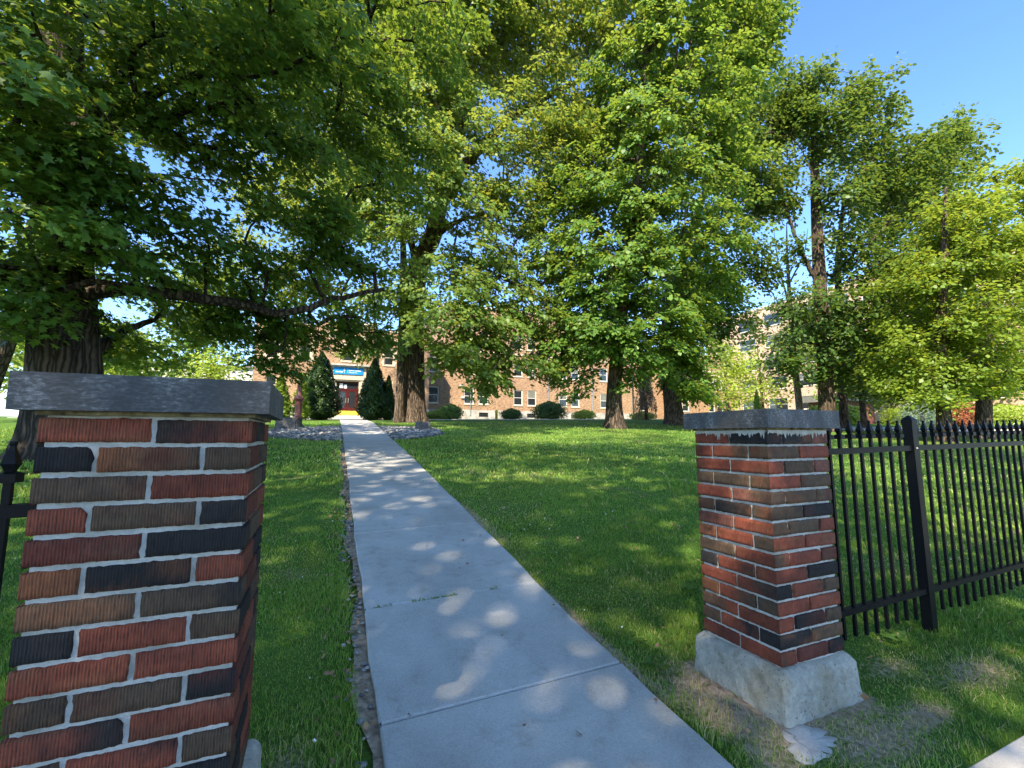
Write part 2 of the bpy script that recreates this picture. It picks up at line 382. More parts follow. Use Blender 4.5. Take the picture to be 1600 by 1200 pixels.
def slab(mb, n0, n1, t0, t1, h=.022, deep=.12, step=.25, gap=.006):
    """n0,n1: functions of t"""
    k = max(1, int((t1-t0)/step)); ts = np.linspace(t0+gap, t1-gap, k+1)
    c = .008
    for i in range(k):
        a, b = ts[i], ts[i+1]
        wv = lambda q: .006*math.sin(q*3.7+1)+.004*math.sin(q*9.1)+.003*math.sin(q*23)
        la, lb, ra, rb = n0(a)+wv(a), n0(b)+wv(b), n1(a)+wv(a+5), n1(b)+wv(b+5)
        z = lambda n, t: float(G(n, t))+h
        mb.quad([(la+c, a, z(la,a)), (ra-c, a, z(ra,a)), (rb-c, b, z(rb,b)), (lb+c, b, z(lb,b))])
        for (x0, x1, s) in ((la, lb, 1), (ra, rb, -1)):
            q = [(x0+c*s, a, z(x0,a)), (x1+c*s, b, z(x1,b)), (x1, b, z(x1,b)-c), (x0, a, z(x0,a)-c)]
            r_ = [(x0, a, z(x0,a)-c), (x1, b, z(x1,b)-c), (x1, b, z(x1,b)-deep), (x0, a, z(x0,a)-deep)]
            mb.quad(q if s > 0 else q[::-1]); mb.quad(r_ if s > 0 else r_[::-1])
    for t_, s in ((t0+gap, 1), (t1-gap, -1)):
        l, r_ = n0(t_)+.006*math.sin(t_*3.7+1)+.004*math.sin(t_*9.1)+.003*math.sin(t_*23), n1(t_)+.006*math.sin((t_+5)*3.7+1)+.004*math.sin((t_+5)*9.1)+.003*math.sin((t_+5)*23); zl, zr = float(G(l, t_))+h, float(G(r_, t_))+h
        e = c*s
        q = [(l+c, t_, zl), (r_-c, t_, zr), (r_-c, t_-e, zr-c), (l+c, t_-e, zl-c)]
        w_ = [(l, t_-e, zl-c), (r_, t_-e, zr-c), (r_, t_-e, zr-deep), (l, t_-e, zl-deep)]
        mb.quad(q[::-1] if s > 0 else q); mb.quad(w_[::-1] if s > 0 else w_)
mb = MB()
joints = [.99, 2.03, 3.07, 4.6, 6.2, 7.7, 9.3, 10.8, 12.4, 14, 15.6, 17.2, 18.8, 20.4, 22, 24, 26, 28, 29.9]
for a, b in zip(joints[:-1], joints[1:]): slab(mb, pl, pr, a, b, gap=.012 if b < 3.5 else .008)
for a, b in ((31.9, 33.8), (33.8, 35.7), (35.7, 36.7)): slab(mb, pl, pr, a, b)
tag(mb.build('path', M['path']), kind='structure')
mb = MB()
for i in range(40): slab(mb, lambda t, i=i: -14+i*1.5, lambda t, i=i: -14+(i+1)*1.5-.012, 29.9, 31.9, h=.02)
tag(mb.build('cross_path', M['walk']), kind='structure')
mb = MB()
for i in range(22): slab(mb, lambda t, i=i: -12+i*1.5, lambda t, i=i: -12+(i+1)*1.5-.012, -.75, .985, h=.024)
tag(mb.build('pavement', M['walk']), kind='structure')
mb = MB(); 
for i in range(20):
    n0 = -60+i*8; mb.quad([(n0, -12, .03+float(G(n0,-12))), (n0+8, -12, .03+float(G(n0+8,-12))), (n0+8, -3, .03+float(G(n0+8,-3))), (n0, -3, .03+float(G(n0,-3)))])
tag(mb.build('road', M['asphalt']), kind='structure')
mb = MB()
for i in range(34): slab(mb, lambda t, i=i: 29+i*1.8, lambda t, i=i: 29+(i+1)*1.8-.02, 16.6, 19.2, h=.03)
tag(mb.build('drive', M['walk']), kind='structure')
mb = MB()   # car park lane far to the left
for i in range(12):
    n0 = -110+i*8; z0, z1 = float(G(n0, 50))+.06, float(G(n0+8, 50))+.06
    mb.quad([(n0, 44, float(G(n0,44))+.06), (n0+8, 44, float(G(n0+8,44))+.06), (n0+8, 50, z1), (n0, 50, z0)])
tag(mb.build('lane', M['walk']), kind='structure')

# ---------------------------------------------------------------- brick pillars
RED, ORA, BRN, BLK, DRD, PNK = (.22,.060,.034), (.23,.092,.043), (.105,.070,.044), (.021,.020,.021), (.120,.032,.022), (.22,.09,.065)
PAL = {'R': RED, 'O': ORA, 'B': BRN, 'K': BLK, 'D': DRD, 'P': PNK}
C_H = .0677
def pillar(n0, t0, z1, front, side, label, seed):
    """front face at t=t0 looking at the pavement; side: the face towards the path side that shows"""
    r = np.random.default_rng(seed); s = .41; m = .0115
    root = empty('brick_pillar', (n0+s/2, t0+s/2, float(G(n0, t0))), label, 'brick pillar', 'brick gate pillars')
    mb = MB(); zb = z1-15*C_H
    mb.box((n0+.004, t0+.004, zb-.02), (n0+s-.004, t0+s-.004, z1+.002))
    mo = mb.build('mortar', M['mortar'], root)
    V = []; F = []; UV = []; CO = []
    def brick(face, a, b, za, zb_, cl, cr):
        # patch on a face: grid 8x3 with ragged border and rounded edge, 5 mm proud
        nu = max(4, int((b-a)/.009)); nv = 5
        us = np.concatenate([[a-.0004], np.linspace(a+.002, b-.002, nu), [b+.0004]]); vs = np.concatenate([[za-.0004], np.linspace(za+.0018, zb_-.0018, nv), [zb_+.0004]])
        U, Vv = np.meshgrid(us, vs); jit = r.normal(0, .0011, U.shape); jit2 = r.normal(0, .0009, U.shape)
        D = np.full(U.shape, .006)+r.normal(0, .0005, U.shape)
        D[0,:] = D[-1,:] = -.003; D[:,0] = D[:,-1] = -.003
        ea = a > .001; eb = b < s-.001
        if not ea: D[1:-1,0] = .006; U[:,0] = -.006
        if not eb: D[1:-1,-1] = .006; U[:,-1] = s+.006
        edge = np.zeros(U.shape, bool); edge[:2,:] = edge[-2:,:] = edge[:,:2] = edge[:,-2:] = True
        Un = U+np.where(edge, jit, 0)*(1 if True else 0); Vn = Vv+np.where(edge, jit2, 0)
        if not ea: Un[:,0] = -.006
        if not eb: Un[:,-1] = s+.006
        if r.random() < .12 and eb: # chipped corner
            Un[-2:, -2:] -= .006; Vn[-2:, -2:] -= .004
        base = len(V)
        fr = (U-a)/(b-a)
        ph = r.uniform(0, 6.3, 5); wn_ = .55*np.sin(fr*r.uniform(5, 12)+ph[0])+.4*np.sin((Vn-za)*90+ph[1]+fr*4)+.3*np.sin(fr*23+ph[2])+r.normal(0, .25, U.shape)
        alt = [PAL['K'], PAL['B'], PAL['O'], PAL['D']][int(r.integers(4))]
        w = 1/(1+np.exp(-((fr-r.uniform(.4, .75))*7+wn_*1.3))); w3 = np.clip(.5+.5*np.sin(fr*r.uniform(2, 6)+ph[3])*np.cos((Vn-za)*50+ph[4])+r.normal(0, .12, U.shape)-.35, 0, 1)*r.uniform(.3, 1.0); lum = r.uniform(.8, 1.2)
        for i in range(U.shape[0]):
            for j in range(U.shape[1]):
                u, v, d = Un[i,j], Vn[i,j], D[i,j]
                if face == 'F': p = (n0+u, t0-d, v)
                elif face == 'R': p = (n0+s+d, t0+u, v)
                elif face == 'L': p = (n0-d, t0+s-u, v)
                else: p = (n0+s-u, t0+s+d, v)
                V.append(p); c = (np.array(cl)*(1-w[i,j])+np.array(cr)*w[i,j])*(1-w3[i,j])+np.array(alt)*w3[i,j]; CO.append((*(c*lum), 1))
                UV.append((u+seed*.37+int(za*100)*.13, v))
        q = U.shape[1]
        for i in range(U.shape[0]-1):
            for j in range(q-1):
                F.append([base+i*q+j, base+i*q+j+1, base+(i+1)*q+j+1, base+(i+1)*q+j])
    def rc():
        return str(r.choice(list('RRRBBKKDRO')))
    for k in range(15):
        za = z1-(k+1)*C_H+m*.5; zt = z1-k*C_H-m*.5
        for face, spec, two_odd in (('F', front, front is not None and len(front[0].split()) == 2), ('R', side if side and side[0] == 'R' else None, None), ('L', side if side and side[0] == 'L' else None, None), ('K', None, None)):
            if face == 'F': cols = front[k].split(); 
            elif spec: cols = spec[1][k].split()
            else: cols = [rc(), rc()] if (k % 2 == (0 if face == 'K' else 1)) == (len(front[0].split()) == 2) else [rc(), rc(), rc()]
            cuts = [0, s/2, s] if len(cols) == 2 else [0, s*.24, s*.755, s]
            for c, a, b in zip(cols, cuts[:-1], cuts[1:]):
                a2 = a+(m*.5 if a > 0 else 0); b2 = b-(m*.5 if b < s else 0)
                cl = PAL[c[0]]; cr = PAL[c[-1]]
                jz = r.normal(0, .0008)
                brick(face, a2, b2, za+jz, zt+jz, cl, cr)
    V = np.array(V); F = np.array(F); UV = np.array(UV)
    me = np_mesh('brickwork', V, [F], uv=UV[F.ravel()], col=CO, smooth=True)
    link('brickwork', me, M['pbrick'], root)
    if seed == 5:
        V = []; F = []
        for face in (0, 1):
            m_ = 90
            for i in range(m_+1):
                u = s*i/m_; dn = .010+.010*abs(r.normal())*(1 if .15 < i/m_ < .98 else .3)+(.022 if r.random() < .06 else 0)
                for z in (z1+.001, z1-dn*.6, z1-dn):
                    d = .0085 if z > z1-dn*.9 else .0062
                    V.append((n0+u, t0-d, z) if face == 0 else (n0-d, t0+s-u, z))
            b = face*(m_+1)*3
            for i in range(m_):
                for k in range(2): F.append([b+i*3+k, b+i*3+k+1, b+(i+1)*3+k+1, b+(i+1)*3+k])
        link('mortar_smear', np_mesh('mortar_smear', V, [np.array(F)]), M['mortar'], root)
    # coping bed and coping stone
    mb = MB(); mb.box((n0-.012, t0-.012, z1+.002), (n0+s+.012, t0+s+.012, z1+.0125)); mb.build('mortar_bed', M['moss'], root)
    o_ = .046; zc = z1+.0115
    k = 24; V = []; 
    mb = MB(); mb.box((n0-o_, t0-o_, zc), (n0+s+o_, t0+s+o_, zc+.084))
    c = mb.build('coping_stone', M['cap'], root); add_bevel(c, .004, 2)
    # cast footing with chamfered shoulder, uneven
    g = float(G(n0+s/2, t0+s/2)); hh = zb-g
    prof = [(.066, g-.15)]+[(.062-.012*f, g-.02+f*(hh-.02)) for f in np.linspace(0, 1, 15)]+[(.045, zb-.030), (.036, zb-.018), (.024, zb-.009), (.008, zb-.003), (-.02, zb+.001)]
    V = []; k = 44; rc_ = .016; cx, cy = n0+s/2, t0+s/2; pp = r.uniform(0, 6, 6)
    for (e, z) in prof:
        h_ = s/2+e-(.010 if e > 0 else 0)
        for side_ in range(4):
            for i in range(k):
                q = -1+2*i/k; a_ = q*h_; lim = h_-rc_
                x, y = a_, -h_
                if abs(a_) > lim: dd = (abs(a_)-lim)/rc_; y = -h_+rc_*(1-math.sqrt(max(0, 1-(dd*.7)**2)))
                if abs(q) > .999: x, y = q*(h_-rc_*.29), -(h_-rc_*.29)
                bmp = .0018*math.sin(9*a_*3+z*21+pp[side_])+.002*math.sin(61*a_+47*z+pp[4])+.0015*math.sin(113*a_-90*z)+r.normal(0, .0009)
                if e > .01: y -= bmp
                X_, Y_ = ((x, y), (-y, x), (-x, -y), (y, -x))[side_]
                V.append((cx+X_, cy+Y_, z+(.004*math.sin(14*a_+pp[5]+side_) if z > zb-.06 and e > 0 else 0)))
    F = []; q = 4*k
    for a in range(len(prof)-1):
        for i in range(q): F.append([a*q+i, a*q+(i+1) % q, (a+1)*q+(i+1) % q, (a+1)*q+i])
    link('footing', np_mesh('footing', V, [np.array(F)], smooth=True), M['pbase'], root)
    return root
LF = ['R KR', 'K OB B', 'B R', 'R BDB K', 'D KRK', 'O K R', 'B BRK', 'K R B', 'R R', 'B B K', 'RK R', 'B R B', 'D K', 'R B R', 'B R']
LS = ['D K R', 'D B', 'R B K', 'D R', 'K B R', 'R K', 'B D K', 'K B', 'R R K', 'D B', 'R K B', 'D R', 'B K R', 'K R', 'R B D']
RF = ['K K P', 'B R', 'R B P', 'R B', 'B B B', 'B K', 'B B R', 'R R', 'BR R D', 'R K', 'K R B', 'R R', 'R KD B', 'K B', 'R D K']
RS = ['R K', 'R RB B', 'RD R', 'B BRB B', 'R PB', 'B K BO', 'P R', 'O R B', 'B R', 'K R R', 'R RK', 'O RDB B', 'BR R', 'B RK K', 'D R']
pillar(-.576, 1.364, 1.3477, LF, ('R', LS), 'nearest, larger looking brick gate pillar at the left, its footing almost out of frame', 3)
pillar(1.87, 1.431, 1.3295, RF, ('L', RS), 'brick gate pillar with whole concrete footing, where the long black fence begins', 5)

# spilled concrete by the right footing
def patch(name, n, t, rn, rt, mat, h, label, cat, seed, kind=None):
    r = np.random.default_rng(seed); k = 34; V = [(n, t, float(G(n, t))+h)]
    ph = r.uniform(0, 6, 4)
    for ring, hh in ((.55, h), (.9, h*.8), (1, -.01)):
        for i in range(k):
            th = 2*PI*i/k; q = ring*(1+.16*math.sin(2*th+ph[0])+.12*math.sin(3*th+ph[1])+.07*math.sin(7*th+ph[2])+.04*math.sin(11*th+ph[3]))
            x, y = n+rn*q*math.cos(th), t+rt*q*math.sin(th); V.append((x, y, float(G(x, y))+hh+r.normal(0, .002)))
    T = [[0, 1+i, 1+(i+1) % k] for i in range(k)]; Q = []
    for a in range(2):
        for i in range(k): Q.append([1+a*k+i, 1+(a+1)*k+i, 1+(a+1)*k+(i+1) % k, 1+a*k+(i+1) % k])
    Q = [q[::-1] for q in Q]; Q = [q[::-1] for q in Q]
    o = link(name, np_mesh(name, V, [np.array(T), np.array(Q)], smooth=True), mat)
    return tag(o, label, cat, None, kind)
patch('spilled_concrete', 1.83, 1.30, .14, .085, M['walk'], .014, 'pale flat splash of concrete on the grass in front of the right footing', 'concrete patch', 4)
patch('bare_soil', 1.785, 1.58, .06, .24, M['soil'], .004, None, None, 9, 'structure')

# ---------------------------------------------------------------- steel picket fences
def picket_fence(n_a, n_b, t, first, step, posts, zt, zb, slope, label, tip=.165):
    """zt, zb: rail heights at n_a; slope along n"""
    root = empty('picket_fence', (n_a, t, float(G(n_a, t))), label, 'fence', 'black steel picket fences')
    zf = lambda n, z: z+(n-n_a)*slope
    def rail(z, h, w):
        mb = MB(); a, b = n_a, n_b
        P = []
        for n in (a, b):
            P.append([(n, t-w/2, zf(n,z)-h/2), (n, t+w/2, zf(n,z)-h/2), (n, t+w/2, zf(n,z)+h/2), (n, t-w/2, zf(n,z)+h/2)])
        A, B = P
        mb.quad(A); mb.quad(B[::-1])
        for i in range(4): mb.quad([A[i], A[(i+1) % 4], B[(i+1) % 4], B[i]][::-1])
        add_bevel(mb.build('rail', M['iron'], root), .003)
    rail(zt, .032, .034); rail(zb, .030, .034)
    for pn in posts:
        mb = MB(); zp = zf(pn, zt)+.155; g = float(G(pn, t))-.1; w = .027
        mb.box((pn-w, t-w, g), (pn+w, t+w, zp)); po = add_bevel(mb.build('post', M['iron'], root), .004)
        mb = MB(); mb.lathe((pn, t, zp-.002), [(w*1.55, 0), (w*1.55, .02), (w*1.2, .032), (.006, .05)], 4); mb.build('post_cap', M['iron'], po)
        mb = MB(); mb.lathe((pn-.002, t-w-.001, zf(pn, zt)), [(.006, -.005), (.007, 0), (.004, .006)], 8); mb.build('bolt', M['pipe'], po)
    i = 0; n = first
    mp = None; mt = None
    while n < n_b:
        if min([abs(n-q) for q in posts]+[9]) > .05:
            w = .0078; zz = zf(n, zt)+tip-.075; zl = zf(n, zb)-.145+.01*math.sin(i*5)
            mb = MB(); mb.box((n-w, t-w, zl), (n+w, t+w, zz)); po = mb.build('picket', M['iron'], root)
            mb = MB()
            mb.lathe((n, t, zz-.022), [(.028, 0), (.028, .022), (.012, .028), (.014, .034), (.021, .047), (.016, .062), (.0085, .082), (.0065, .092), (.0085, .098), (.006, .104)], 4)
            mb.build('finial', M['iron'], po)
        n += step; i += 1
    return root
picket_fence(2.285, 7.6, 1.63, 2.3355, .0965, [3.43, 5.83], 1.212, .36, .016, 'long black steel picket fence running right from the right brick pillar')
picket_fence(-3.0, -.582, 1.57, -2.935, .0965*1.15/1.15, [-2.2], 1.077, .25, .016, 'short end of black picket fence left of the left brick pillar', .168)

# ---------------------------------------------------------------- trees
LEAF = {
 'maple': np.array([(0,0),(-.05,.33),(.22,.24),(.42,.52),(.52,.2),(1,0),(.52,-.2),(.42,-.52),(.22,-.24),(-.05,-.33)]),
 'mid': np.array([(0,0),(.25,.34),(.62,.3),(1,0),(.62,-.3),(.25,-.34)]),
 'far': np.array([(0,0),(.5,.42),(1,0),(.5,-.42)]),
 'needle': np.array([(0,0),(.5,.12),(1,0),(.5,-.12)]),
}
def unit(v): return v/np.maximum(np.linalg.norm(v, axis=-1, keepdims=True), 1e-6)
def leaves_mesh(name, P, N, D, L, kind, tint):
    """P base points, N normals, D tip directions, L lengths"""
    D = unit(D-N*np.sum(D*N, -1, keepdims=True)); B = np.cross(N, D)
    T = LEAF[kind]; k = len(T)
    x = T[:,0][None,:,None]; y = T[:,1][None,:,None]
    V = P[:,None,:]+L[:,None,None]*(x*D[:,None,:]+y*B[:,None,:]-(.25*np.abs(y)+.18*x*x)*N[:,None,:])
    idx = np.arange(len(P)*k).reshape(-1, k)
    return np_mesh(name, V.reshape(-1, 3), [idx], tint=tint)
def tube(pts, rad, k, phase=0):
    pts = np.asarray(pts, float); n = len(pts)
    tg = np.gradient(pts, axis=0); tg = unit(tg)
    up = np.array([0, 0, 1.]) if abs(tg[0][2]) < .8 else np.array([1., 0, 0])
    a = unit(np.cross(tg, up)); b = np.cross(tg, a)
    th = np.linspace(0, 2*PI, k, endpoint=False)+phase
    V = pts[:,None,:]+np.asarray(rad)[:,None,None]*(np.cos(th)[None,:,None]*a[:,None,:]+np.sin(th)[None,:,None]*b[:,None,:])
    I = np.arange(n*k).reshape(n, k)
    F = np.stack([I[:-1], np.roll(I[:-1], -1, 1), np.roll(I[1:], -1, 1), I[1:]], -1).reshape(-1, 4)
    return V.reshape(-1, 3), F
def catmull(P, m):
    P = np.asarray(P, float); out = []
    Q = np.vstack([2*P[0]-P[1], P, 2*P[-1]-P[-2]])
    for i in range(1, len(Q)-2):
        for s in np.linspace(0, 1, m, endpoint=False):
            p0, p1, p2, p3 = Q[i-1], Q[i], Q[i+1], Q[i+2]
            out.append(.5*((2*p1)+(p2-p0)*s+(2*p0-5*p1+4*p2-p3)*s*s+(-p0+3*p1-3*p2+p3)*s**3))
    out.append(P[-1]); return np.array(out)
def trunk_mesh(P, rad, k=36, flare=.8, fh=.45, seed=0, lobes=5, flute=.05):
    r = np.random.default_rng(seed)
    C = catmull(P, 8); s = np.linspace(0, 1, len(C)); rr = np.interp(s, np.linspace(0, 1, len(rad)), rad)
    # denser rings near base
    h = C[:,2]-C[0,2]
    th = np.linspace(0, 2*PI, k, endpoint=False); ph = r.uniform(0, 6, 4)
    V = []
    for c, q, hh in zip(C, rr, h):
        root = np.exp(-max(hh, 0)/fh)
        m = 1+flute*np.sin(lobes*th+ph[0]+hh*.2)+flute*.7*np.sin((lobes*2+1)*th+ph[1]+hh*.3)+flare*root*(.45+.55*np.abs(np.cos(lobes*.5*th+ph[2]))**1.5+.2*np.sin(2*th+ph[3]))
        V.append(np.stack([c[0]+q*m*np.cos(th), c[1]+q*m*np.sin(th), np.full(k, c[2])], -1))
    V = np.array(V); I = np.arange(len(C)*k).reshape(len(C), k)
    F = np.stack([I[:-1], np.roll(I[:-1], -1, 1), np.roll(I[1:], -1, 1), I[1:]], -1).reshape(-1, 4)
    return V.reshape(-1, 3), F, C, rr
NLEAF = [0]; SS = 300; DK = 4.4
def tree(name, label, cat, trunk, trad, blobs, leaf, lmat, bmat, L=.12, per=70, cr=.7, dens=1.2, seed=1, group=None, flare=.8, fh=.45,
         limbs=(), start=.35, droop=.25, extra_trunks=(), flat=.28, lobes=5, tip=.007, k=36, rpow=.42, tintshift=0., flute=.05):
    r = np.random.default_rng(seed)
    base = np.array(trunk[0], float); base[2] = float(G(base[0], base[1]))
    root = empty(name, tuple(base), label, cat, group)
    tr = [np.array(p, float) for p in trunk]; tr[0] = base-np.array([0, 0, .15])
    VV, FF = [], []; off = 0
    def put(V, F):
        nonlocal off
        VV.append(V); FF.append(F+off); off += len(V)
    V, F, C, rr = trunk_mesh(tr, trad, k, flare, fh, seed, lobes, flute); put(V, F)
    nodes = [C[int(len(C)*start):]]; nrad = [rr[int(len(C)*start):]]
    for (pts, rd) in extra_trunks:
        V, F, C2, r2 = trunk_mesh(pts, rd, 24, flare*.6, fh, seed+1, 3, flute); put(V, F); nodes.append(C2[len(C2)//3:]); nrad.append(r2[len(C2)//3:])
    for (pts, r0, r1) in limbs:
        c = catmull(pts, 6); c[1:-1] += r.normal(0, r0*.15, c[1:-1].shape); q = np.linspace(r0, r1, len(c))**1.0
        V, F = tube(c, q, 12); put(V, F); nodes.append(c[2:]); nrad.append(q[2:])
    NP = [p for a in nodes for p in a]; NR = [x for a in nrad for x in a]; par = [-1]*len(NP); cnt = [0]*len(NP)
    cen = []
    for (x, y, z, R_, vr) in blobs:
        m = max(8, int(dens*DK*R_**2.25*vr**.6/cr**2*.55*(1.7 if R_ < 1.85 else 1)))
        u = unit(r.normal(size=(m, 3)))*(r.random((m, 1))**.36)
        cen.append(np.array([x, y, z])+u*np.array([R_, R_, R_*vr])+r.normal(0, .17*min(R_, 2.2), (m, 3))*[1, 1, .8])
    cen = np.vstack(cen); cen = cen[cen[:,2] > 1.9+G(cen[:,0], cen[:,1])*.7]
    arr = np.array(NP); ntr = len(arr)
    d0 = np.min(np.linalg.norm(cen[:,None,:]-arr[None], axis=2), 1) if len(cen) < 6000 else r.random(len(cen))
    order = np.argsort(d0); segs = []
    for ci in order:
        c = cen[ci]; A = np.array(NP) if len(NP) < 400 or ci % 1 == 0 else A
        dv = c-A; d = np.linalg.norm(dv, axis=1)
        cost = d+np.maximum(0, A[:,2]-c[2])*.9+.25*np.abs(dv[:,2])*0
        j = int(np.argmin(cost)); dist = d[j]
        steps = max(2, min(7, int(dist/.45)))
        p0 = A[j]; last = j; path = [p0]; up = np.array([0, 0, 1.])*dist*.16
        for s_ in range(1, steps+1):
            f = s_/steps; p = p0+(c-p0)*f+up*math.sin(PI*f)*(1 if dist > 1 else .3)+r.normal(0, .05*dist*(1 if s_ < steps else 0)/1.0, 3)*.5
            NP.append(p); NR.append(0); par.append(last); cnt.append(0); last = len(NP)-1
            path.append(p)
        segs.append((j, list(range(len(NP)-steps, len(NP)))))
        q = last
        while q >= 0 and par[q] != -1: cnt[q] += 1; q = par[q]
    for (j, ids) in segs:
        rad = [tip*max(1, cnt[i])**rpow*1.6 for i in ids]
        rj = NR[j] if par[j] == -1 else NR[j]
        for i, q in zip(ids, rad): NR[i] = q
        r0 = min(rad[0]*1.15, NR[j]) if NR[j] > 0 else rad[0]
        V, F = tube([NP[j]]+[NP[i] for i in ids], [r0]+rad, 5 if rad[0] < .05 else 8); put(V, F)
    link('trunk', np_mesh('trunk', np.vstack(VV), [np.vstack(FF)], smooth=True), bmat, root)
    # sprays of leaves
    n = len(cen); ax = np.array([np.interp(cen[:,2], np.array(trunk)[:,2], np.array(trunk)[:,i]) for i in (0, 1)]).T
    o = np.concatenate([cen[:,:2]-ax, np.zeros((n, 1))], 1); o = unit(o+r.normal(0, .25, (n, 3))*[1, 1, 0])
    dr = droop+r.normal(0, .15, n); e1 = unit(o-np.array([0, 0, 1.])*dr[:,None]); e2 = unit(np.cross(np.array([0, 0, 1.]), o)); nn = np.cross(e1, e2); nn *= np.sign(nn[:,2:3]+1e-9)
    cr_ = cr*r.uniform(.65, 1.35, n); cnt_ = (per*(cr_/cr)**2).astype(int)
    idx = np.repeat(np.arange(n), cnt_); m = len(idx); NLEAF[0] += m
    rad = np.sqrt(r.random(m))*r.uniform(.75, 1.1, m); th = r.random(m)*2*PI
    a_ = rad*np.cos(th); b_ = rad*np.sin(th)*.8
    # spray droops at its rim
    P = cen[idx]+cr_[idx][:,None]*(a_[:,None]*e1[idx]+b_[:,None]*e2[idx]+(r.normal(0, flat, m)-.22*rad**2)[:,None]*nn[idx])
    N = unit(nn[idx]+r.normal(0, .42, (m, 3))+.35*(a_[:,None]*e1[idx]+b_[:,None]*e2[idx]))
    D = a_[:,None]*e1[idx]+b_[:,None]*e2[idx]+.5*e1[idx]+r.normal(0, .5, (m, 3))-np.array([0, 0, .35])
    LL = L*r.uniform(.5, 1.3, m); tint = np.clip(r.normal(.5, .22, m)+np.repeat(r.normal(0, .12, n), cnt_)+tintshift, 0, 1)
    link('crown', leaves_mesh('crown', P, N, D, LL, leaf, tint), lmat, root)
    print(name, 'sprays', n, 'leaves', m)
    return root

BL = {}
BL['A'] = [(-3.59, 7.83, 6.94, 1.55, 0.7), (-1.93, 8.42, 7.03, 1.52, 0.7), (-3.75, 7.73, 4.8, 1.11, 0.7), (-2.69, 8.57, 4.99, 1.23, 0.6), (-3.77, 10.0, 4.27, 1.25, 0.5), (-4.79, 9.23, 3.44, 0.97, 0.6), (-1.08, 9.02, 6.32, 1.56, 0.6), (-0.4, 10.16, 5.41, 1.37, 0.6), (0.68, 10.6, 5.24, 1.11, 0.5), (-1.42, 11.15, 4.52, 1.28, 0.4), (-3.0, 11.41, 4.39, 1.09, 0.4), (-0.53, 12.14, 4.11, 1.2, 0.45), (0.55, 12.56, 4.06, 0.85, 0.5), (-3.57, 6.71, 5.36, 1.04, 0.7), (-3.18, 8.2, 9.47, 1.85, 0.8), (-0.32, 9.66, 9.08, 1.64, 0.8), (1.14, 10.46, 8.21, 1.54, 0.8), (1.1, 9.71, 10.75, 1.93, 0.8), (-1.55, 9.12, 10.54, 2.01, 0.8), (-4.94, 7.71, 5.52, 1.6, 0.9), (-5.96, 9.24, 3.86, 1.37, 0.7), (-2.0, 9.6, 4.9, 0.96, 0.4), (-3.32, 7.65, 4.04, 0.94, 0.4), (-2.7, 7.32, 5.19, 0.95, 0.4), (-1.67, 6.98, 7.12, 1.19, 0.5), (-4.25, 10.75, 3.47, 0.84, 0.4), (-4.27, 12.97, 3.32, 0.67, 0.4), (-0.72, 6.14, 7.09, 1.28, 0.5), (-3.16, 13.28, 4.03, 0.64, 0.4), (-6, 12, 9, 3, .8), (-3, 12, 11, 3, .7), (-7, 10, 6.5, 2, .8)]
BL['B'] = [(0.96, 20.46, 18.01, 3.29, 1), (4.95, 19.5, 20.68, 3.76, 1), (8.36, 17.92, 21.61, 3.45, 1), (3.73, 19.07, 15.29, 3.21, 0.8), (6.29, 17.57, 14.1, 2.56, 0.8), (8.96, 17.1, 17.42, 1.79, 0.8), (11.31, 15.75, 20.09, 2.39, 0.9), (1.18, 20.09, 11.56, 2.28, 0.8), (6.6, 17.92, 10.43, 2.42, 0.7), (4.87, 18.42, 7.99, 2.22, 0.6), (7.06, 17.16, 6.21, 1.62, 0.7), (8.88, 16.59, 4.59, 1.03, 1), (5.89, 17.85, 4.73, 1.22, 0.8), (2.42, 20.1, 7.31, 1.71, 0.6), (4.44, 18.11, 11.85, 2.5, 0.7), (10.27, 17.11, 12.96, 1.79, 0.8), (11.19, 17.35, 16.63, 1.57, 0.7), (1.9, 20.33, 24.41, 4.7, 1), (7.6, 17.73, 25.66, 5.33, 1), (12.31, 15.06, 22.17, 3.29, 1), (-2.65, 23.74, 21.56, 3.6, 1), (-0.59, 23.57, 16.02, 2.95, 0.8), (4.85, 18.18, 5.67, 1.62, 0.5), (8.38, 17.37, 8.73, 1.71, 0.7), (6.73, 17.04, 3.98, 0.79, 0.7), (1.81, 21.69, 5.53, 1.2, 0.4)]
BL['C'] = [(11.48, 16.04, 6.97, 2.26, 0.7), (12.57, 15.36, 4.37, 1.51, 0.6), (9.87, 16.59, 8.09, 1.83, 0.8), (9.2, 17.16, 5.85, 1.41, 1), (10.31, 16.9, 4.17, 1.07, 1), (14.5, 15.46, 5.68, 1.74, 0.7), (11.88, 15.96, 10.56, 2.6, 0.8), (9.71, 16.78, 11.42, 1.74, 0.8), (14.3, 15.0, 9.99, 2.6, 0.8), (12.5, 15.22, 14.3, 2.6, 0.8), (15.16, 14.08, 14.3, 2.6, 0.8), (12.61, 14.73, 17.74, 2.6, 0.8), (15.0, 13.71, 17.74, 2.6, 0.8), (16.24, 12.92, 19.75, 2.02, 0.8), (13.79, 13.82, 20.9, 2.89, 0.8), (16.09, 14.05, 11.42, 2.02, 0.8), (17.28, 13.23, 18.15, 1.48, 0.8), (15.04, 13.06, 22.62, 2.6, 0.8), (11.52, 15.71, 5.19, 1.51, 0.6), (10.58, 15.17, 8.28, 1.87, 0.6)]
BL['D'] = [(18.6, 18.99, 4.57, 1.78, 0.7), (19.77, 18.09, 7.76, 2.14, 0.8), (21.33, 17.49, 11.49, 2.18, 0.8), (22.26, 17.14, 15.37, 2.22, 0.8), (23.92, 16.51, 19.02, 2.08, 0.8), (24.33, 16.05, 21.26, 1.7, 0.7), (22.13, 17.13, 20.14, 2.26, 0.8), (18.69, 18.28, 9.88, 2.14, 0.8), (22.7, 16.99, 10.77, 1.27, 0.7)]
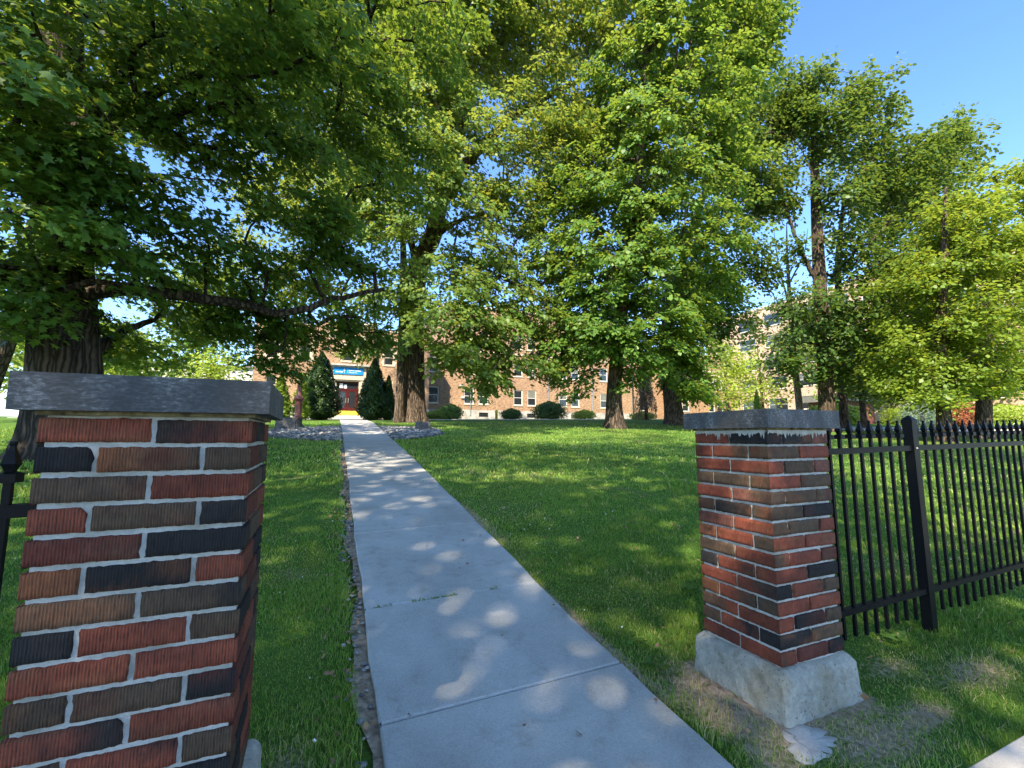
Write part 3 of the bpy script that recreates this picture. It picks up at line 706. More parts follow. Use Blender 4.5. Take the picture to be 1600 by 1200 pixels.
BL['E'] = [(25.15, 14.38, 18.72, 1.78, 0.8), (26.72, 13.52, 20.13, 1.42, 0.9), (29.39, 13.25, 17.62, 2.0, 0.8), (26.64, 14.24, 14.83, 1.96, 0.8), (29.89, 13.49, 14.02, 2.18, 0.8), (27.33, 14.49, 10.58, 2.14, 0.7), (25.47, 15.11, 7.63, 2.09, 0.6), (29.13, 14.47, 8.97, 2.18, 0.8), (24.14, 15.54, 4.44, 1.54, 0.6), (27.52, 13.13, 20.49, 0.89, 1.2), (24.0, 15.77, 11.65, 0.78, 0.8), (23.67, 15.56, 18.71, 0.73, 0.8), (27.74, 14.99, 5.28, 2.14, 0.7), (24.5, 14.64, 14.56, 0.77, 1.5), (25.02, 14.07, 21.55, 0.5, 1)]
BL['E2'] = [(32.35, 12.49, 17.95, 1.48, 0.8), (31.79, 13.06, 15.37, 1.85, 0.8), (29.99, 14.65, 4.64, 1.63, 0.5), (31.28, 13.74, 11.69, 1.85, 0.8), (30.5, 15, 16.5, 1.3, 1), (30.0, 16, 8, 1.8, .7), (33, 13.5, 8, 1.8, .7), (33.5, 13, 6, 1.8, .6)]
BL['G'] = [(25.36, 10.98, 6.01, 2.04, 0.7), (26.54, 10.03, 9.49, 2.19, 0.8), (25.99, 10.97, 3.98, 1.75, 0.5), (27.72, 9.82, 7.17, 2.19, 0.8), (25.32, 11.23, 8.51, 1.35, 0.8), (26.8, 10.14, 12.07, 1.35, 0.8), (24.61, 11.45, 4.85, 1.31, 0.5), (26.67, 10.14, 3.92, 1.57, 0.4)]
BL['G2'] = [(33.13, 10.47, 13.95, 2.05, 0.8), (34.84, 10.13, 10.89, 2.91, 0.8), (33.38, 10.74, 6.7, 2.51, 0.7), (35.94, 9.22, 14.29, 3.08, 0.8), (35.29, 10.1, 5.37, 2.68, 0.6), (33.5, 11.03, 4.04, 1.67, 0.4), (37.44, 9.23, 9.19, 3.08, 0.8)]

BL['B'] += [(1.06, 19.38, 13.23, 2.22, 1), (0.15, 21.6, 11.77, 2.39, 0.8), (5.04, 16.96, 5.95, 1.79, 0.7), (6.32, 16.01, 4.83, 1.25, 0.8), (4.77, 17.81, 4.51, 1.05, 0.6), (8.28, 16.57, 6.74, 1.35, 0.8), (5.58, 17.03, 7.91, 1.84, 0.7), (8.26, 17.09, 11.27, 1.99, 0.8), (10.44, 16.77, 15.04, 1.79, 0.8), (-1.62, 23.27, 13.21, 2.82, 0.9), (-2.02, 23.92, 9.47, 2.51, 0.7), (3.24, 18.41, 17.78, 2.85, 0.9), (8.91, 16.45, 14.1, 1.71, 0.8), (-0.26, 24.34, 8.87, 1.97, 0.6), (5.92, 16.34, 3.59, 0.7, 0.8), (7.95, 15.94, 4.17, 0.9, 0.9)]
BL['C'] += [(12.76, 14.65, 6.74, 2.17, 0.8), (10.32, 15.83, 5.67, 1.62, 0.8), (12.19, 14.69, 8.36, 2.17, 0.8), (10.84, 15.88, 12.12, 1.99, 0.9), (15.87, 14.79, 8.04, 1.75, 0.8), (9.16, 16.44, 9.09, 1.39, 0.8), (12.86, 14.5, 11.85, 2.22, 0.8), (15.09, 13.51, 16.37, 1.99, 0.9), (17.23, 12.76, 19.35, 1.46, 0.8), (17.71, 12.41, 20.51, 1.17, 0.8), (11.72, 15.96, 17.12, 1.79, 0.8), (15.08, 14.93, 5.33, 1.42, 0.7), (15.68, 14.89, 3.63, 1.14, 0.6), (9.61, 16.24, 4.86, 1.08, 0.8), (11.49, 15.24, 14.95, 1.99, 0.9), (16.24, 13.31, 14.1, 1.42, 0.9)]
BL['D'] += [(23.31, 16.78, 14.63, 1.48, 0.8), (20.37, 17.69, 8.82, 1.78, 0.8), (24.59, 16.17, 19.39, 1.7, 0.8), (25.22, 15.71, 20.89, 1.32, 0.8), (21.49, 17.23, 17.21, 2.22, 0.8), (17.4, 18.04, 7.5, 2.05, 0.8), (16.89, 18.56, 5.12, 1.2, 0.6), (23.21, 16.54, 16.84, 1.85, 0.8)]
BL['E'] += [(23.66, 15.27, 8.18, 1.54, 0.9), (26.41, 14.61, 12.71, 1.96, 1), (28.44, 13.79, 16.54, 2.0, 0.9), (30.73, 13.41, 16.11, 2.22, 0.9), (25.85, 14.21, 17.66, 1.78, 0.9), (28.77, 13.78, 11.29, 2.14, 0.9), (25.07, 15.1, 4.78, 2.05, 0.8), (27.09, 14.46, 7.28, 2.27, 0.9), (29.91, 13.74, 7.76, 2.14, 0.9), (24.12, 16.49, 5.63, 1.78, 0.8), (23.53, 16.93, 4.22, 1.6, 0.6), (26.08, 14.84, 3.42, 1.71, 0.5), (24.56, 14.36, 20.84, 0.78, 1), (27.92, 13.15, 19.07, 1.07, 0.9)]
BL['E2'] += [(38.07, 13.98, 21.35, 1.28, 0.9), (37.43, 14.64, 18.38, 2.14, 0.9), (35.15, 14.9, 15.35, 2.27, 0.9), (34.47, 14.62, 11.3, 2.19, 0.9), (32.84, 15.79, 16.17, 2.07, 1), (37.74, 14.28, 20.08, 1.71, 0.9)]
BL['G'] += [(24.59, 11.07, 3.63, 1.71, 0.5), (25.46, 10.23, 7.31, 1.85, 0.9), (26.6, 9.99, 5.33, 1.71, 0.8), (24.69, 12.03, 4.35, 1.2, 0.6), (28.15, 9.34, 9.49, 1.75, 0.9), (26.49, 9.91, 10.65, 1.61, 0.9)]
BL['A'] += [(-0.98, 11.49, 3.01, 0.5, 0.6), (-1.77, 12.27, 3.78, 0.69, 0.5), (-2.31, 11.61, 3.88, 0.71, 0.5), (-4.29, 14.72, 3.38, 0.68, 0.4)]
BL['E'] = [b for b in BL['E'] if b[2]-.7*b[3]*b[4] > 3.9]
BL['E2'] = [b for b in BL['E2'] if b[2]-.7*b[3]*b[4] > 4.2]
BL['G'] = [b for b in BL['G'] if b[2]-.7*b[3]*b[4] > 2.7]
BL['G2'] = [b for b in BL['G2'] if b[2]-.7*b[3]*b[4] > 3.0]
BL['A'] += [(-0.8, 12.06, 3.91, 0.94, 0.4), (0.54, 12.53, 4.31, 0.94, 0.4), (1.56, 12.67, 4.09, 0.57, 0.5), (-1.4, 11.21, 4.02, 0.71, 0.5), (-4.23, 8.87, 6.08, 0.8, 0.5)]
BL['B'] += [(4.21, 16.15, 10.77, 1.25, 0.8), (2.37, 17.56, 10.28, 1.54, 0.8), (3.32, 16.85, 12.57, 1.54, 0.8), (1.19, 20.13, 11.27, 1.71, 0.8)]
BL['B'] += [(7.2, 17.53, 15.73, 1.9, 0.8), (8.74, 18.0, 19.74, 2.35, 0.8), (6.52, 17.73, 12.12, 1.71, 0.7), (9.23, 17.08, 12.39, 1.31, 0.8), (5.78, 18.05, 20.69, 2.39, 0.8)]
tree('maple_tree', 'big dark maple at the far left, its low boughs hanging over the left pillar', 'tree',
     [(-4.30, 11.15, 1.0), (-4.42, 10.93, 2.76), (-4.54, 10.72, 4.66), (-4.63, 10.53, 6.44), (-4.71, 10.34, 8.22), (-4.76, 10.21, 10.4)], [.60, .50, .42, .36, .3, .2],
     BL['A'], 'maple', M['leafA'], M['barkA'], L=.12, per=84, cr=.52, dens=1.38, seed=11, flare=.55, fh=.4, flat=.11, droop=.4, group='large lawn trees',
     limbs=[([(-4.4, 10.6, 3.5), (-3.85, 10.3, 3.94), (-2.91, 10.32, 4.05), (-1.53, 10.4, 3.96), (-.71, 10.49, 3.93), (.16, 10.5, 4.33), (1.25, 10.43, 4.7)], .15, .045),
            ([(-4.3, 11.2, 2.75), (-3.84, 11.55, 3.45), (-3.41, 11.88, 3.83)], .12, .05),
            ([(-4.5, 10.4, 5.5), (-3.2, 8.8, 6.6), (-1.2, 7.6, 7.4)], .15, .04), ([(-4.6, 10.3, 6.4), (-3, 9.5, 8.5), (0, 9.2, 10)], .15, .05)])
tree('twin_trunk_tree', 'tallest tree, its fluted double trunk standing just right of the path before the entrance', 'tree',
     [(4.22, 22.0, 1.9), (4.12, 21.8, 5.08), (4.02, 21.4, 8.47), (4.25, 20.95, 10.01), (4.66, 20.65, 10.94), (4.96, 20.25, 13.1), (5.11, 19.79, 16.18), (5.2, 19.5, 22)], [.58, .51, .50, .46, .42, .35, .28, .14],
     BL['B'], 'mid', M['leafB'], M['barkB'], L=.19, per=66, cr=.62, dens=1.05, seed=21, flare=.55, fh=.45, group='large lawn trees', start=.42,
     limbs=[([(4.9, 20.3, 12.6), (6.2, 19.4, 14.6), (7.39, 18.81, 16.2), (9, 18, 17.5), (10.71, 17.11, 18.4), (13.0, 15.9, 19.9)], .30, .06),
            ([(4.5, 20.8, 10.6), (5.7, 19.6, 11.5), (7.5, 18.5, 11.6)], .16, .05), ([(4.3, 20.9, 9.6), (5.2, 19, 9.4), (7, 17.4, 8.2)], .10, .04),
            ([(4.1, 21.2, 9.2), (3.2, 21, 12.5), (2.4, 20.8, 16)], .2, .06)],
     extra_trunks=[([(3.46, 21.6, 1.85), (3.43, 21.3, 4.5), (3.42, 21.1, 8.3), (3.3, 21, 11)], [.24, .19, .18, .12])], droop=.6, flat=.16, rpow=.38)
tree('green_tree', 'bright green full tree in mid lawn, dark trunk before the brick facade', 'tree',
     [(12.06, 16.6, 1.5), (12.02, 16.46, 3.63), (12.21, 15.83, 7.88), (12.38, 15.51, 9.86), (12.6, 14.94, 13.54), (12.67, 14.37, 19)], [.40, .31, .25, .2, .15, .07],
     BL['C'], 'mid', M['leafC'], M['barkC'], L=.18, per=64, cr=.55, dens=1.15, seed=31, flare=.6, fh=.35, group='large lawn trees', droop=.45, flat=.16)
tree('dark_green_tree', 'dark tree behind and right of the bright green one, leaning trunk with sunlit roots', 'tree',
     [(18.15, 19.4, 1.9), (17.8, 19.3, 4.22), (17.5, 19.2, 6.34), (17.9, 18.7, 9.52), (19.2, 18.0, 14.0), (20.8, 17.4, 18.37)], [.50, .40, .36, .28, .2, .09],
     BL['D'], 'mid', M['leafD'], M['barkC'], L=.21, per=62, cr=.68, dens=1.2, seed=41, flare=.7, fh=.4, group='large lawn trees', droop=.45, flat=.3)
tree('tall_thin_tree', 'tall thin crowned tree with bare upper branches rising directly behind the right pillar', 'tree',
     [(25.99, 16.15, 2.0), (25.69, 15.82, 5.63), (25.22, 15.44, 10.23), (24.96, 15.02, 16.6), (24.86, 14.6, 21)], [.42, .36, .32, .2, .06],
     BL['E'], 'mid', M['leafD'], M['barkC'], L=.21, per=56, cr=.62, dens=1.05, seed=51, group='large lawn trees', droop=.3, flat=.45,
     limbs=[([(25.3, 15.5, 9.5), (24.3, 15.7, 11.6), (23.6, 15.75, 13.2), (23.1, 15.75, 15.2)], .13, .05), ([(24.9, 15, 17), (24.4, 15, 18.4), (24.1, 15, 19.4)], .07, .02), ([(25, 15, 15), (24.1, 15, 16.8), (23.3, 15.2, 18)], .05, .015)])
tree('slender_tree', 'slender trunked tree showing between the tall thin tree and the yellow green ones', 'tree',
     [(30.06, 17.67, 2.1), (29.54, 17.08, 8.53), (29.29, 16.69, 12.49), (29.65, 16.02, 17.5)], [.24, .2, .16, .06],
     BL['E2'], 'mid', M['leafD'], M['barkC'], L=.22, per=56, cr=.68, dens=1.15, seed=53, droop=.3, flat=.45, tintshift=.2, group='large lawn trees')
tree('yellow_green_tree', 'yellow green tree, nearer of the two at the right edge behind the fence', 'tree',
     [(25.87, 11.0, 1.0), (25.67, 10.78, 4.82), (25.62, 10.22, 9.41), (25.8, 9.95, 12.6)], [.26, .21, .14, .05],
     BL['G'], 'mid', M['leafG'], M['barkC'], L=.17, per=70, cr=.6, dens=1.4, seed=61, droop=.15, flat=.25, group='yellow green trees behind the fence')
tree('yellow_green_tree', 'yellow green tree standing farther back, cut by the right edge of the picture', 'tree',
     [(32.69, 12.31, 1.0), (32.58, 11.79, 5.46), (32.8, 11.14, 10.89), (33.2, 10.7, 15)], [.34, .28, .18, .06],
     BL['G2'], 'mid', M['leafG'], M['barkC'], L=.20, per=64, cr=.72, dens=1.3, seed=62, droop=.15, flat=.25, group='yellow green trees behind the fence', tintshift=.2)
tree('bare_topped_tree', 'half bare tree with thin dead upper twigs against the blue sky', 'tree',
     [(29.4, 19.9, 2.4), (28.9, 19.7, 6), (28.59, 19.51, 9.9), (28.24, 19.23, 13.29), (28.1, 19.0, 15.5)], [.22, .18, .14, .08, .02],
     [(28.4, 19.8, 6.5, 2.4, .6), (29, 19, 8.6, 1.6, .6), (27, 20, 8.2, 1.5, .6)], 'far', M['leafY'], M['barkE'], L=.24, per=40, cr=.75, dens=1.0, seed=71,
     limbs=[([(28.59, 19.5, 9.5), (27.6, 19.4, 12.5), (27.2, 19.3, 14.8)], .08, .015), ([(28.4, 19.3, 11.5), (29.3, 18.8, 13.5), (29.6, 18.6, 15.2)], .06, .012), ([(28.6, 19.5, 9), (27, 19.5, 10.5), (26, 19.5, 12.4)], .05, .012), ([(28.3, 19.2, 12), (28.9, 19, 14), (28.9, 19, 15.6)], .03, .01)])
def simple_tree(name, label, n, t, h, r, lm, seed, L=.3, per=34, cr=1.0, dens=1.0, low=.25, bark='barkC', group=None, tr=.18, kind='far'):
    g = float(G(n, t)); rr = np.random.default_rng(seed); bl = []
    for i in range(6):
        f = low+(1-low)*(i+.5)/6; w = r*(1-.75*abs(f-.5)**1.3)
        bl.append((n+rr.normal(0, r*.25), t+rr.normal(0, r*.25), g+h*f-.2, w*.8, .7))
    return tree(name, label, 'tree', [(n, t, g), (n+rr.normal(0,.2), t, g+h*.4), (n+rr.normal(0,.4), t, g+h*.9)], [tr, tr*.75, tr*.2], bl, kind, M[lm], M[bark], L=L, per=per, cr=cr, dens=dens, seed=seed, group=group, k=16, flat=.45)
BGR = 'trees beyond the lawn'
simple_tree('pale_tree', 'sunlit pale tree before the brick wing and the tall beige building', 38.0, 33, 8.0, 3.0, 'leafY', 101, group=BGR)
simple_tree('pale_tree', 'low sunlit tree partly hiding the foot of the tall beige building', 43.5, 33.5, 9, 3.4, 'leafY', 102, group=BGR)
simple_tree('shade_tree', 'shaded tree behind the tall thin tree, its crown reaching the lawn edge', 45.0, 27.5, 9, 3.4, 'leafG', 103, group=BGR)
simple_tree('dark_tree', 'low dark tree with thin trunk seen over the fence between pillar and fence post', 33.5, 18.4, 7.5, 2.6, 'leafD', 104, L=.24, cr=.8, group=BGR, kind='mid')
simple_tree('back_tree', 'green tree behind the blue spruce', 54, 27, 11, 4.2, 'leafG', 105, group=BGR)
simple_tree('back_tree', 'green tree rising behind the red shrub', 60, 22, 12, 4.5, 'leafC', 106, group=BGR)
simple_tree('back_tree', 'green tree behind the yellow green pair at the right edge', 64, 15, 12, 5, 'leafG', 107, group=BGR)
simple_tree('back_tree', 'dark green tree filling the gap behind the slender trunk', 49, 29, 13, 4.5, 'leafD', 108, group=BGR)
simple_tree('lit_tree', 'small bright yellow tree in front of the cream house', -6.7, 35, 4.4, 1.9, 'leafY', 111, L=.22, cr=.7, low=.1, group=BGR)
simple_tree('lit_tree', 'bright bushy tree behind the big maple trunk', -8.3, 26.5, 4.2, 2.4, 'leafG', 112, L=.2, cr=.7, low=.02, group=BGR)
simple_tree('back_tree', 'leafy tree beyond the cream house at the far left', -23, 52, 12, 5.5, 'leafG', 113, L=.4, group=BGR)
simple_tree('back_tree', 'tall tree far left beyond the leaning dark trunk', -20, 36, 9, 4.0, 'leafG', 114, group=BGR)
simple_tree('back_tree', 'tall leafy tree left of the entrance pavilion behind the maple', -9, 44, 15, 5.0, 'leafC', 115, L=.35, group=BGR)
tree('leaning_tree', 'dark leaning tree cut by the left edge of the picture', 'tree',
     [(-10.9, 21.6, .9), (-10.6, 21.6, 3.2), (-10.1, 21.3, 5.4), (-9.9, 21, 9)], [.28, .22, .2, .08],
     [(-10, 21, 8, 2.4, .8), (-12, 21, 7, 2.4, .8), (-10.5, 22, 5.5, 1.4, .6)], 'mid', M['leafC'], M['barkA'], L=.22, per=50, cr=.85, dens=.9, seed=116)
# unseen trees added around the camera to shade gate, path and lawn
for i, (n, t, h, label) in enumerate(((-8.2, -5.5, 18, 'added shade tree behind the camera, left'), (-5.0, -6.6, 19, 'added shade tree behind the camera, middle'), (6.8, -3.6, 24, 'added shade tree behind the camera, right'), (13, -5.5, 18, 'added shade tree behind the camera, farthest right'), (-1.6, -3.0, 24, 'tall added shade tree close behind the camera'), (-7.5, -1.8, 21, 'tall added shade tree just behind the camera to the left'), (-11.5, 3.0, 14, 'added shade tree left of the short fence, out of the picture'))):
    g = 0.; bl = []
    rr = np.random.default_rng(200+i)
    for j in range(7):
        f = .42+.55*(j+.5)/7; w = 4.6*(1-.8*abs(f-.62)); bl.append((n+rr.normal(0, 1.2), t+rr.normal(0, 1.2), h*f, w*.85, .6))
    tree('added_tree', label, 'tree', [(n, t, 0), (n, t, h*.4), (n+.3, t, h*.9)], [.3, .24, .05], bl, 'far', M['leafC'], M['barkC'], L=.22, per=58, cr=1.05, dens=.72, seed=SS+i, k=16, group='added shade trees out of view', flat=.35)
print('leaves', NLEAF[0])

# ---------------------------------------------------------------- shrubs
def shrub(name, label, cat, n, t, h, r, lm, seed, m=9000, L=.07, cone=True, kind='far', group=None, stem=True, top=.12, z0=0, per=1):
    g = float(G(n, t))+z0; q = np.random.default_rng(seed)
    root = empty(name, (n, t, g), label, cat, group)
    th = q.random(m)*2*PI; f = q.random(m)**(1.0 if cone else 1)
    ph = q.uniform(0, 6, 6)
    lump = 1+.13*np.sin(3*th+ph[0]+f*9)+.13*np.sin(5*th+ph[1]-f*21)+.12*np.sin(9*th+ph[2]+f*43)+.08*np.sin(13*th+ph[3]-f*67)+q.normal(0, .06, m)
    if cone: w = r*np.minimum(1, (f/.10)**.5*.85+.15)*np.clip(1-f, 0, 1)**.78*(1+top*f)
    else: w = r*np.sqrt(np.clip(1-(2*f-.75)**2/1.6, 0.02, 1))*np.clip((1-f)*6, 0, 1)**.5
    rad = w*lump*(1-.45*q.random(m)**1.8)
    P = np.stack([n+rad*np.cos(th), t+rad*np.sin(th), g+.05+f*h+q.normal(0, .03*h**.3, m)], -1)
    o = np.stack([np.cos(th), np.sin(th), np.full(m, .35)], -1)
    N = unit(o+q.normal(0, .6, (m, 3))); D = o*.5+q.normal(0, .4, (m, 3))+np.array([0, 0, .9 if cone else .3])
    link('foliage', leaves_mesh('foliage', P, N, D, L*q.uniform(.6, 1.3, m), kind, np.clip(q.normal(.45, .22, m), 0, 1)), M[lm], root)
    mb = MB(); mb.lathe((n, t, g-.1), [(.09*r+.02, 0), (.05*r+.015, h*.5), (.02, h*.85)], 8); mb.build('stem', M['barkC'], root)
    return root
CG = 'cone shaped cedars beside the entrance'
shrub('cedar', 'tall dark cone cedar immediately left of the maroon doors', 'cedar', .02, 29.4, 3.95, 1.12, 'cedar', 301, 30000, .10, group=CG, top=.5)
shrub('cedar', 'dark cone cedar immediately right of the maroon doors, yellowish tip', 'cedar', 3.02, 28.6, 3.65, 1.02, 'cedar', 302, 26000, .10, group=CG)
shrub('cedar', 'smaller cone cedar touching the left side of the twin trunk', 'cedar', 3.88, 28.5, 2.6, .5, 'cedar', 303, 14000, .10, group=CG)
shrub('shrub', 'tall sunlit yellow green shrub behind the granite block and maroon post', 'shrub', -1.95, 27, 2.3, .62, 'leafG', 304, 3800, .14, cone=True)
shrub('shrub', 'narrow sunlit shrub between the maroon post and the left cedar', 'shrub', -.95, 27.8, 2.5, .5, 'leafY', 305, 2600, .14, cone=True)
SG = 'foundation shrubs along the brick facade'
shrub('shrub', 'largest rounded shrub against the grey foundation, middle of the facade', 'shrub', 17.3, 32.6, 1.35, 1.25, 'leafD', 306, 9000, .10, cone=False, group=SG)
shrub('shrub', 'low round shrub just right of the yellow bollard', 'shrub', 14.1, 33, .75, .8, 'leafD', 307, 4500, .09, cone=False, group=SG)
shrub('shrub', 'round shrub just right of the twin trunk', 'shrub', 9.1, 33, 1.05, .85, 'leafC', 308, 6000, .09, cone=False, group=SG)
shrub('shrub', 'low pale shrub between twin trunk and the round shrub', 'shrub', 7.9, 32.6, .55, .8, 'leafG', 309, 3500, .09, cone=False, group=SG)
shrub('shrub', 'low yellow green shrub left of the scarred trunk', 'shrub', 20.9, 33, .7, .9, 'leafY', 310, 3500, .09, cone=False, group=SG)
shrub('shrub', 'low yellow green shrub at the foot of the weeping evergreen', 'shrub', 23.4, 28.5, .5, .9, 'leafY', 311, 3500, .09, cone=False, group=SG)
shrub('cedar', 'small bright column cedar seen just above the right coping stone', 'cedar', 35.8, 28.1, 2.6, .42, 'leafY', 312, 3500, .12)
shrub('spruce', 'silvery blue spruce behind the fence, right of the fence post', 'spruce', 46.2, 21.0, 3.4, 1.8, 'spruce', 313, 9000, .16, kind='needle')
shrub('red_shrub', 'reddish shrub beyond the fence between the two thin trunks', 'shrub', 52.5, 20.9, 2.3, 1.0, 'redleaf', 314, 3500, .14, cone=False)
for i, (n, t, r, h, lab) in enumerate(((52, 23.8, 2.6, 1.8, 'long low bright hedge clump behind the spruce'), (60, 21.0, 3.2, 2.1, 'bright hedge clump right of the red shrub'), (76, 20.5, 4, 2.6, 'bright hedge clump at the right edge of the picture'), (38.5, 23.5, 1.8, 1.5, 'bright hedge clump left of the brown shed'))):
    shrub('hedge_shrub', lab, 'hedge', n, t, h, r, 'leafY', 320+i, 6000, .2, cone=False, group='bright hedge clumps beyond the fence')
# weeping evergreen
def weeping():
    n, t = 22.2, 26.6; g = float(G(n, t)); q = np.random.default_rng(5)
    root = empty('weeping_evergreen', (n, t, g), 'weeping evergreen, lit tan and pink, hanging against the brick between the two lawn trees', 'tree')
    mb = MB(); mb.lathe((n, t, g-.1), [(.16, 0), (.1, 2), (.05, 4)], 10); mb.build('trunk', M['barkC'], root)
    P = []; D = []
    for s in range(70):
        th = q.random()*2*PI; z0 = g+q.uniform(1.2, 4.3); r0 = .1; Ln = q.uniform(.7, 1.5); w = q.uniform(.3, 1.0)*(1.2-(z0-g)/6)
        for f in np.linspace(0, 1, 90):
            x = w*(1-(1-f)**2); z = z0-Ln*f**1.6*1.3+.15*math.sin(PI*f)
            if z < g+.15: continue
            P.append((n+x*math.cos(th)+q.normal(0, .05), t+x*math.sin(th)+q.normal(0, .05), z+q.normal(0, .05))); D.append((math.cos(th)*.2, math.sin(th)*.2, -1))
    P = np.array(P); D = np.array(D)+q.normal(0, .25, (len(P), 3)); N = unit(q.normal(size=(len(P), 3))+np.array([0, -.8, .3]))
    link('foliage', leaves_mesh('foliage', P, N, D, q.uniform(.12, .26, len(P)), 'needle', q.random(len(P))), M['weep'], root)
weeping()

# ---------------------------------------------------------------- the brick building
def wall(mb, T, s0, s1, z0, z1, ops, reveal=.16, depth=10, P=None, top=True, sides=(True, True)):
    """front wall with openings; P maps (s,d,z)->world"""
    P = P or (lambda s, d, z: (s, T+d, z))
    ss = sorted({s0, s1, *[o[0] for o in ops], *[o[1] for o in ops]}); zs = sorted({z0, z1, *[o[2] for o in ops], *[o[3] for o in ops]})
    for a, b in zip(ss[:-1], ss[1:]):
        for c, d in zip(zs[:-1], zs[1:]):
            m, q = (a+b)/2, (c+d)/2
            if any(o[0] < m < o[1] and o[2] < q < o[3] for o in ops): continue
            mb.quad([P(a,0,c), P(b,0,c), P(b,0,d), P(a,0,d)], [(a,c),(b,c),(b,d),(a,d)])
    for (a, b, c, d) in ops:
        r = reveal
        mb.quad([P(a,0,c), P(a,0,d), P(a,r,d), P(a,r,c)], [(0,c),(0,d),(r,d),(r,c)])
        mb.quad([P(b,0,d), P(b,0,c), P(b,r,c), P(b,r,d)], [(0,d),(0,c),(r,c),(r,d)])
        mb.quad([P(a,0,c), P(a,r,c), P(b,r,c), P(b,0,c)], [(a,0),(a,r),(b,r),(b,0)])
        mb.quad([P(a,0,d), P(b,0,d), P(b,r,d), P(a,r,d)], [(a,0),(b,0),(b,r),(a,r)])
    if sides[0]: mb.quad([P(s0,depth,z0), P(s0,0,z0), P(s0,0,z1), P(s0,depth,z1)], [(depth,z0),(0,z0),(0,z1),(depth,z1)])
    if sides[1]: mb.quad([P(s1,0,z0), P(s1,depth,z0), P(s1,depth,z1), P(s1,0,z1)], [(0,z0),(depth,z0),(depth,z1),(0,z1)])
    mb.quad([P(s1,depth,z0), P(s0,depth,z0), P(s0,depth,z1), P(s1,depth,z1)], [(s1,z0),(s0,z0),(s0,z1),(s1,z1)])
    if top: mb.quad([P(s0,.0,z1), P(s1,.0,z1), P(s1,depth,z1), P(s0,depth,z1)])
def pbox(mb, P, a, b):
    x0, y0, z0 = a; x1, y1, z1 = b
    C = [P(x0,y0,z0),P(x1,y0,z0),P(x1,y1,z0),P(x0,y1,z0),P(x0,y0,z1),P(x1,y0,z1),P(x1,y1,z1),P(x0,y1,z1)]
    for q in ((0,3,2,1),(4,5,6,7),(0,1,5,4),(1,2,6,5),(2,3,7,6),(3,0,4,7)): mb.quad([C[i] for i in q])
def window(parent, T, o, P=None, sill='stone', bar=True, upper='glass', lower='glass', fm='white'):
    P = P or (lambda s, d, z: (s, T+d, z))
    a, b, c, d = o; w = .075; mb = MB(); y0, y1 = .045, .10
    pbox(mb, P, (a, y0, c), (a+w, y1, d)); pbox(mb, P, (b-w, y0, c), (b, y1, d))
    pbox(mb, P, (a+w, y0, d-w), (b-w, y1, d)); pbox(mb, P, (a+w, y0, c), (b-w, y1, c+w))
    mid = (c+d)/2
    pbox(mb, P, (a+w, y0+.01, mid-.022), (b-w, y1, mid+.022))
    fr = mb.build('window', M[fm], parent)
    mb = MB(); pbox(mb, P, (a+w, .075, mid+.022), (b-w, .085, d-w)); mb.build('pane', M[upper], fr)
    mb = MB(); pbox(mb, P, (a+w, .078, c+w), (b-w, .088, mid-.022)); mb.build('pane', M[lower], fr)
    if sill:
        mb = MB(); pbox(mb, P, (a-.06, -.05, c-.09), (b+.06, .04, c-.003)); mb.build('sill', M[sill], fr)
    return fr
B = empty('brick_building', (10, 41, 2.9), 'long three storey orange brown brick building with white windows and a stone trimmed entrance', 'building')
rw = np.random.default_rng(9)
def pane_pick():
    x = rw.random(); return ('blind', 'glass') if x < .45 else (('blind', 'blind') if x < .6 else ('glass', 'glass'))
cols = [(12.6,13.58),(14.08,15.06),(17.75,18.73),(19.28,20.26),(22.9,23.88),(24.4,25.38),(28.03,29.0),(29.6,30.55)]
ops = [(a, b, z0, z1) for a, b in cols for z0, z1 in ((4.42,5.95),(7.33,8.76),(10.12,11.5))]
mb = MB(); wall(mb, 41, 10.7, 32.3, 3.86, 13.9, ops, depth=12)
ops2 = [(9.16, 10.14, 4.42, 5.95), (9.16, 10.14, 7.33, 8.76)]
wall(mb, 41, 8.0, 10.69, 3.86, 9.9, ops2, depth=12, sides=(True, False))
ops3 = [(33.4,34.4,4.42,5.95),(35.2,36.2,4.42,5.95),(33.4,34.4,7.33,8.76),(35.2,36.2,7.33,8.76)]
wall(mb, 43.5, 32.31, 38.2, 3.3, 11, ops3, depth=9)
ops4 = [(43.8,44.75,7.2,8.65),(45.2,46.15,7.2,8.65),(43.8,44.75,4.3,5.8),(45.2,46.15,4.3,5.8),(39.6,40.6,7.2,8.65),(39.6,40.6,4.3,5.8)]
wall(mb, 41, 38.21, 48.05, 3.0, 11.25, ops4, depth=12)
pav = [(4.75,5.52,7.2,8.48),(-1.6,-.83,7.2,8.48),(7.0,7.77,7.2,8.48),(-3.85,-3.08,7.2,8.48),(4.75,5.52,4.45,5.95),(-1.6,-.83,4.45,5.95),(7.0,7.77,4.45,5.95),(-3.85,-3.08,4.45,5.95)]
wall(mb, 38, 4.06, 8.55, 3.6, 10.0, pav[0:1]+pav[2:3]+pav[4:5]+pav[6:7], depth=9, sides=(False, True))
wall(mb, 38, -4.66, -.1, 3.6, 10.0, pav[1:2]+pav[3:4]+pav[5:6]+pav[7:8], depth=9, sides=(True, False))
cen_ops = [(1.5,2.42,7.28,8.58),(1.14,2.80,3.3,5.66)]
wall(mb, 37.65, -.1+.001, 4.059, 3.0, 10.35, cen_ops, depth=9.2)
mb.build('wall', M['brickW'], B)
for o in ops+ops2: u, l = pane_pick(); window(B, 41, o, upper=u, lower=l)
for o in ops3: window(B, 43.5, o)
for o in ops4: window(B, 41, o)
for o in pav: window(B, 38, o, fm='stone')
window(B, 37.65, cen_ops[0], fm='stone')
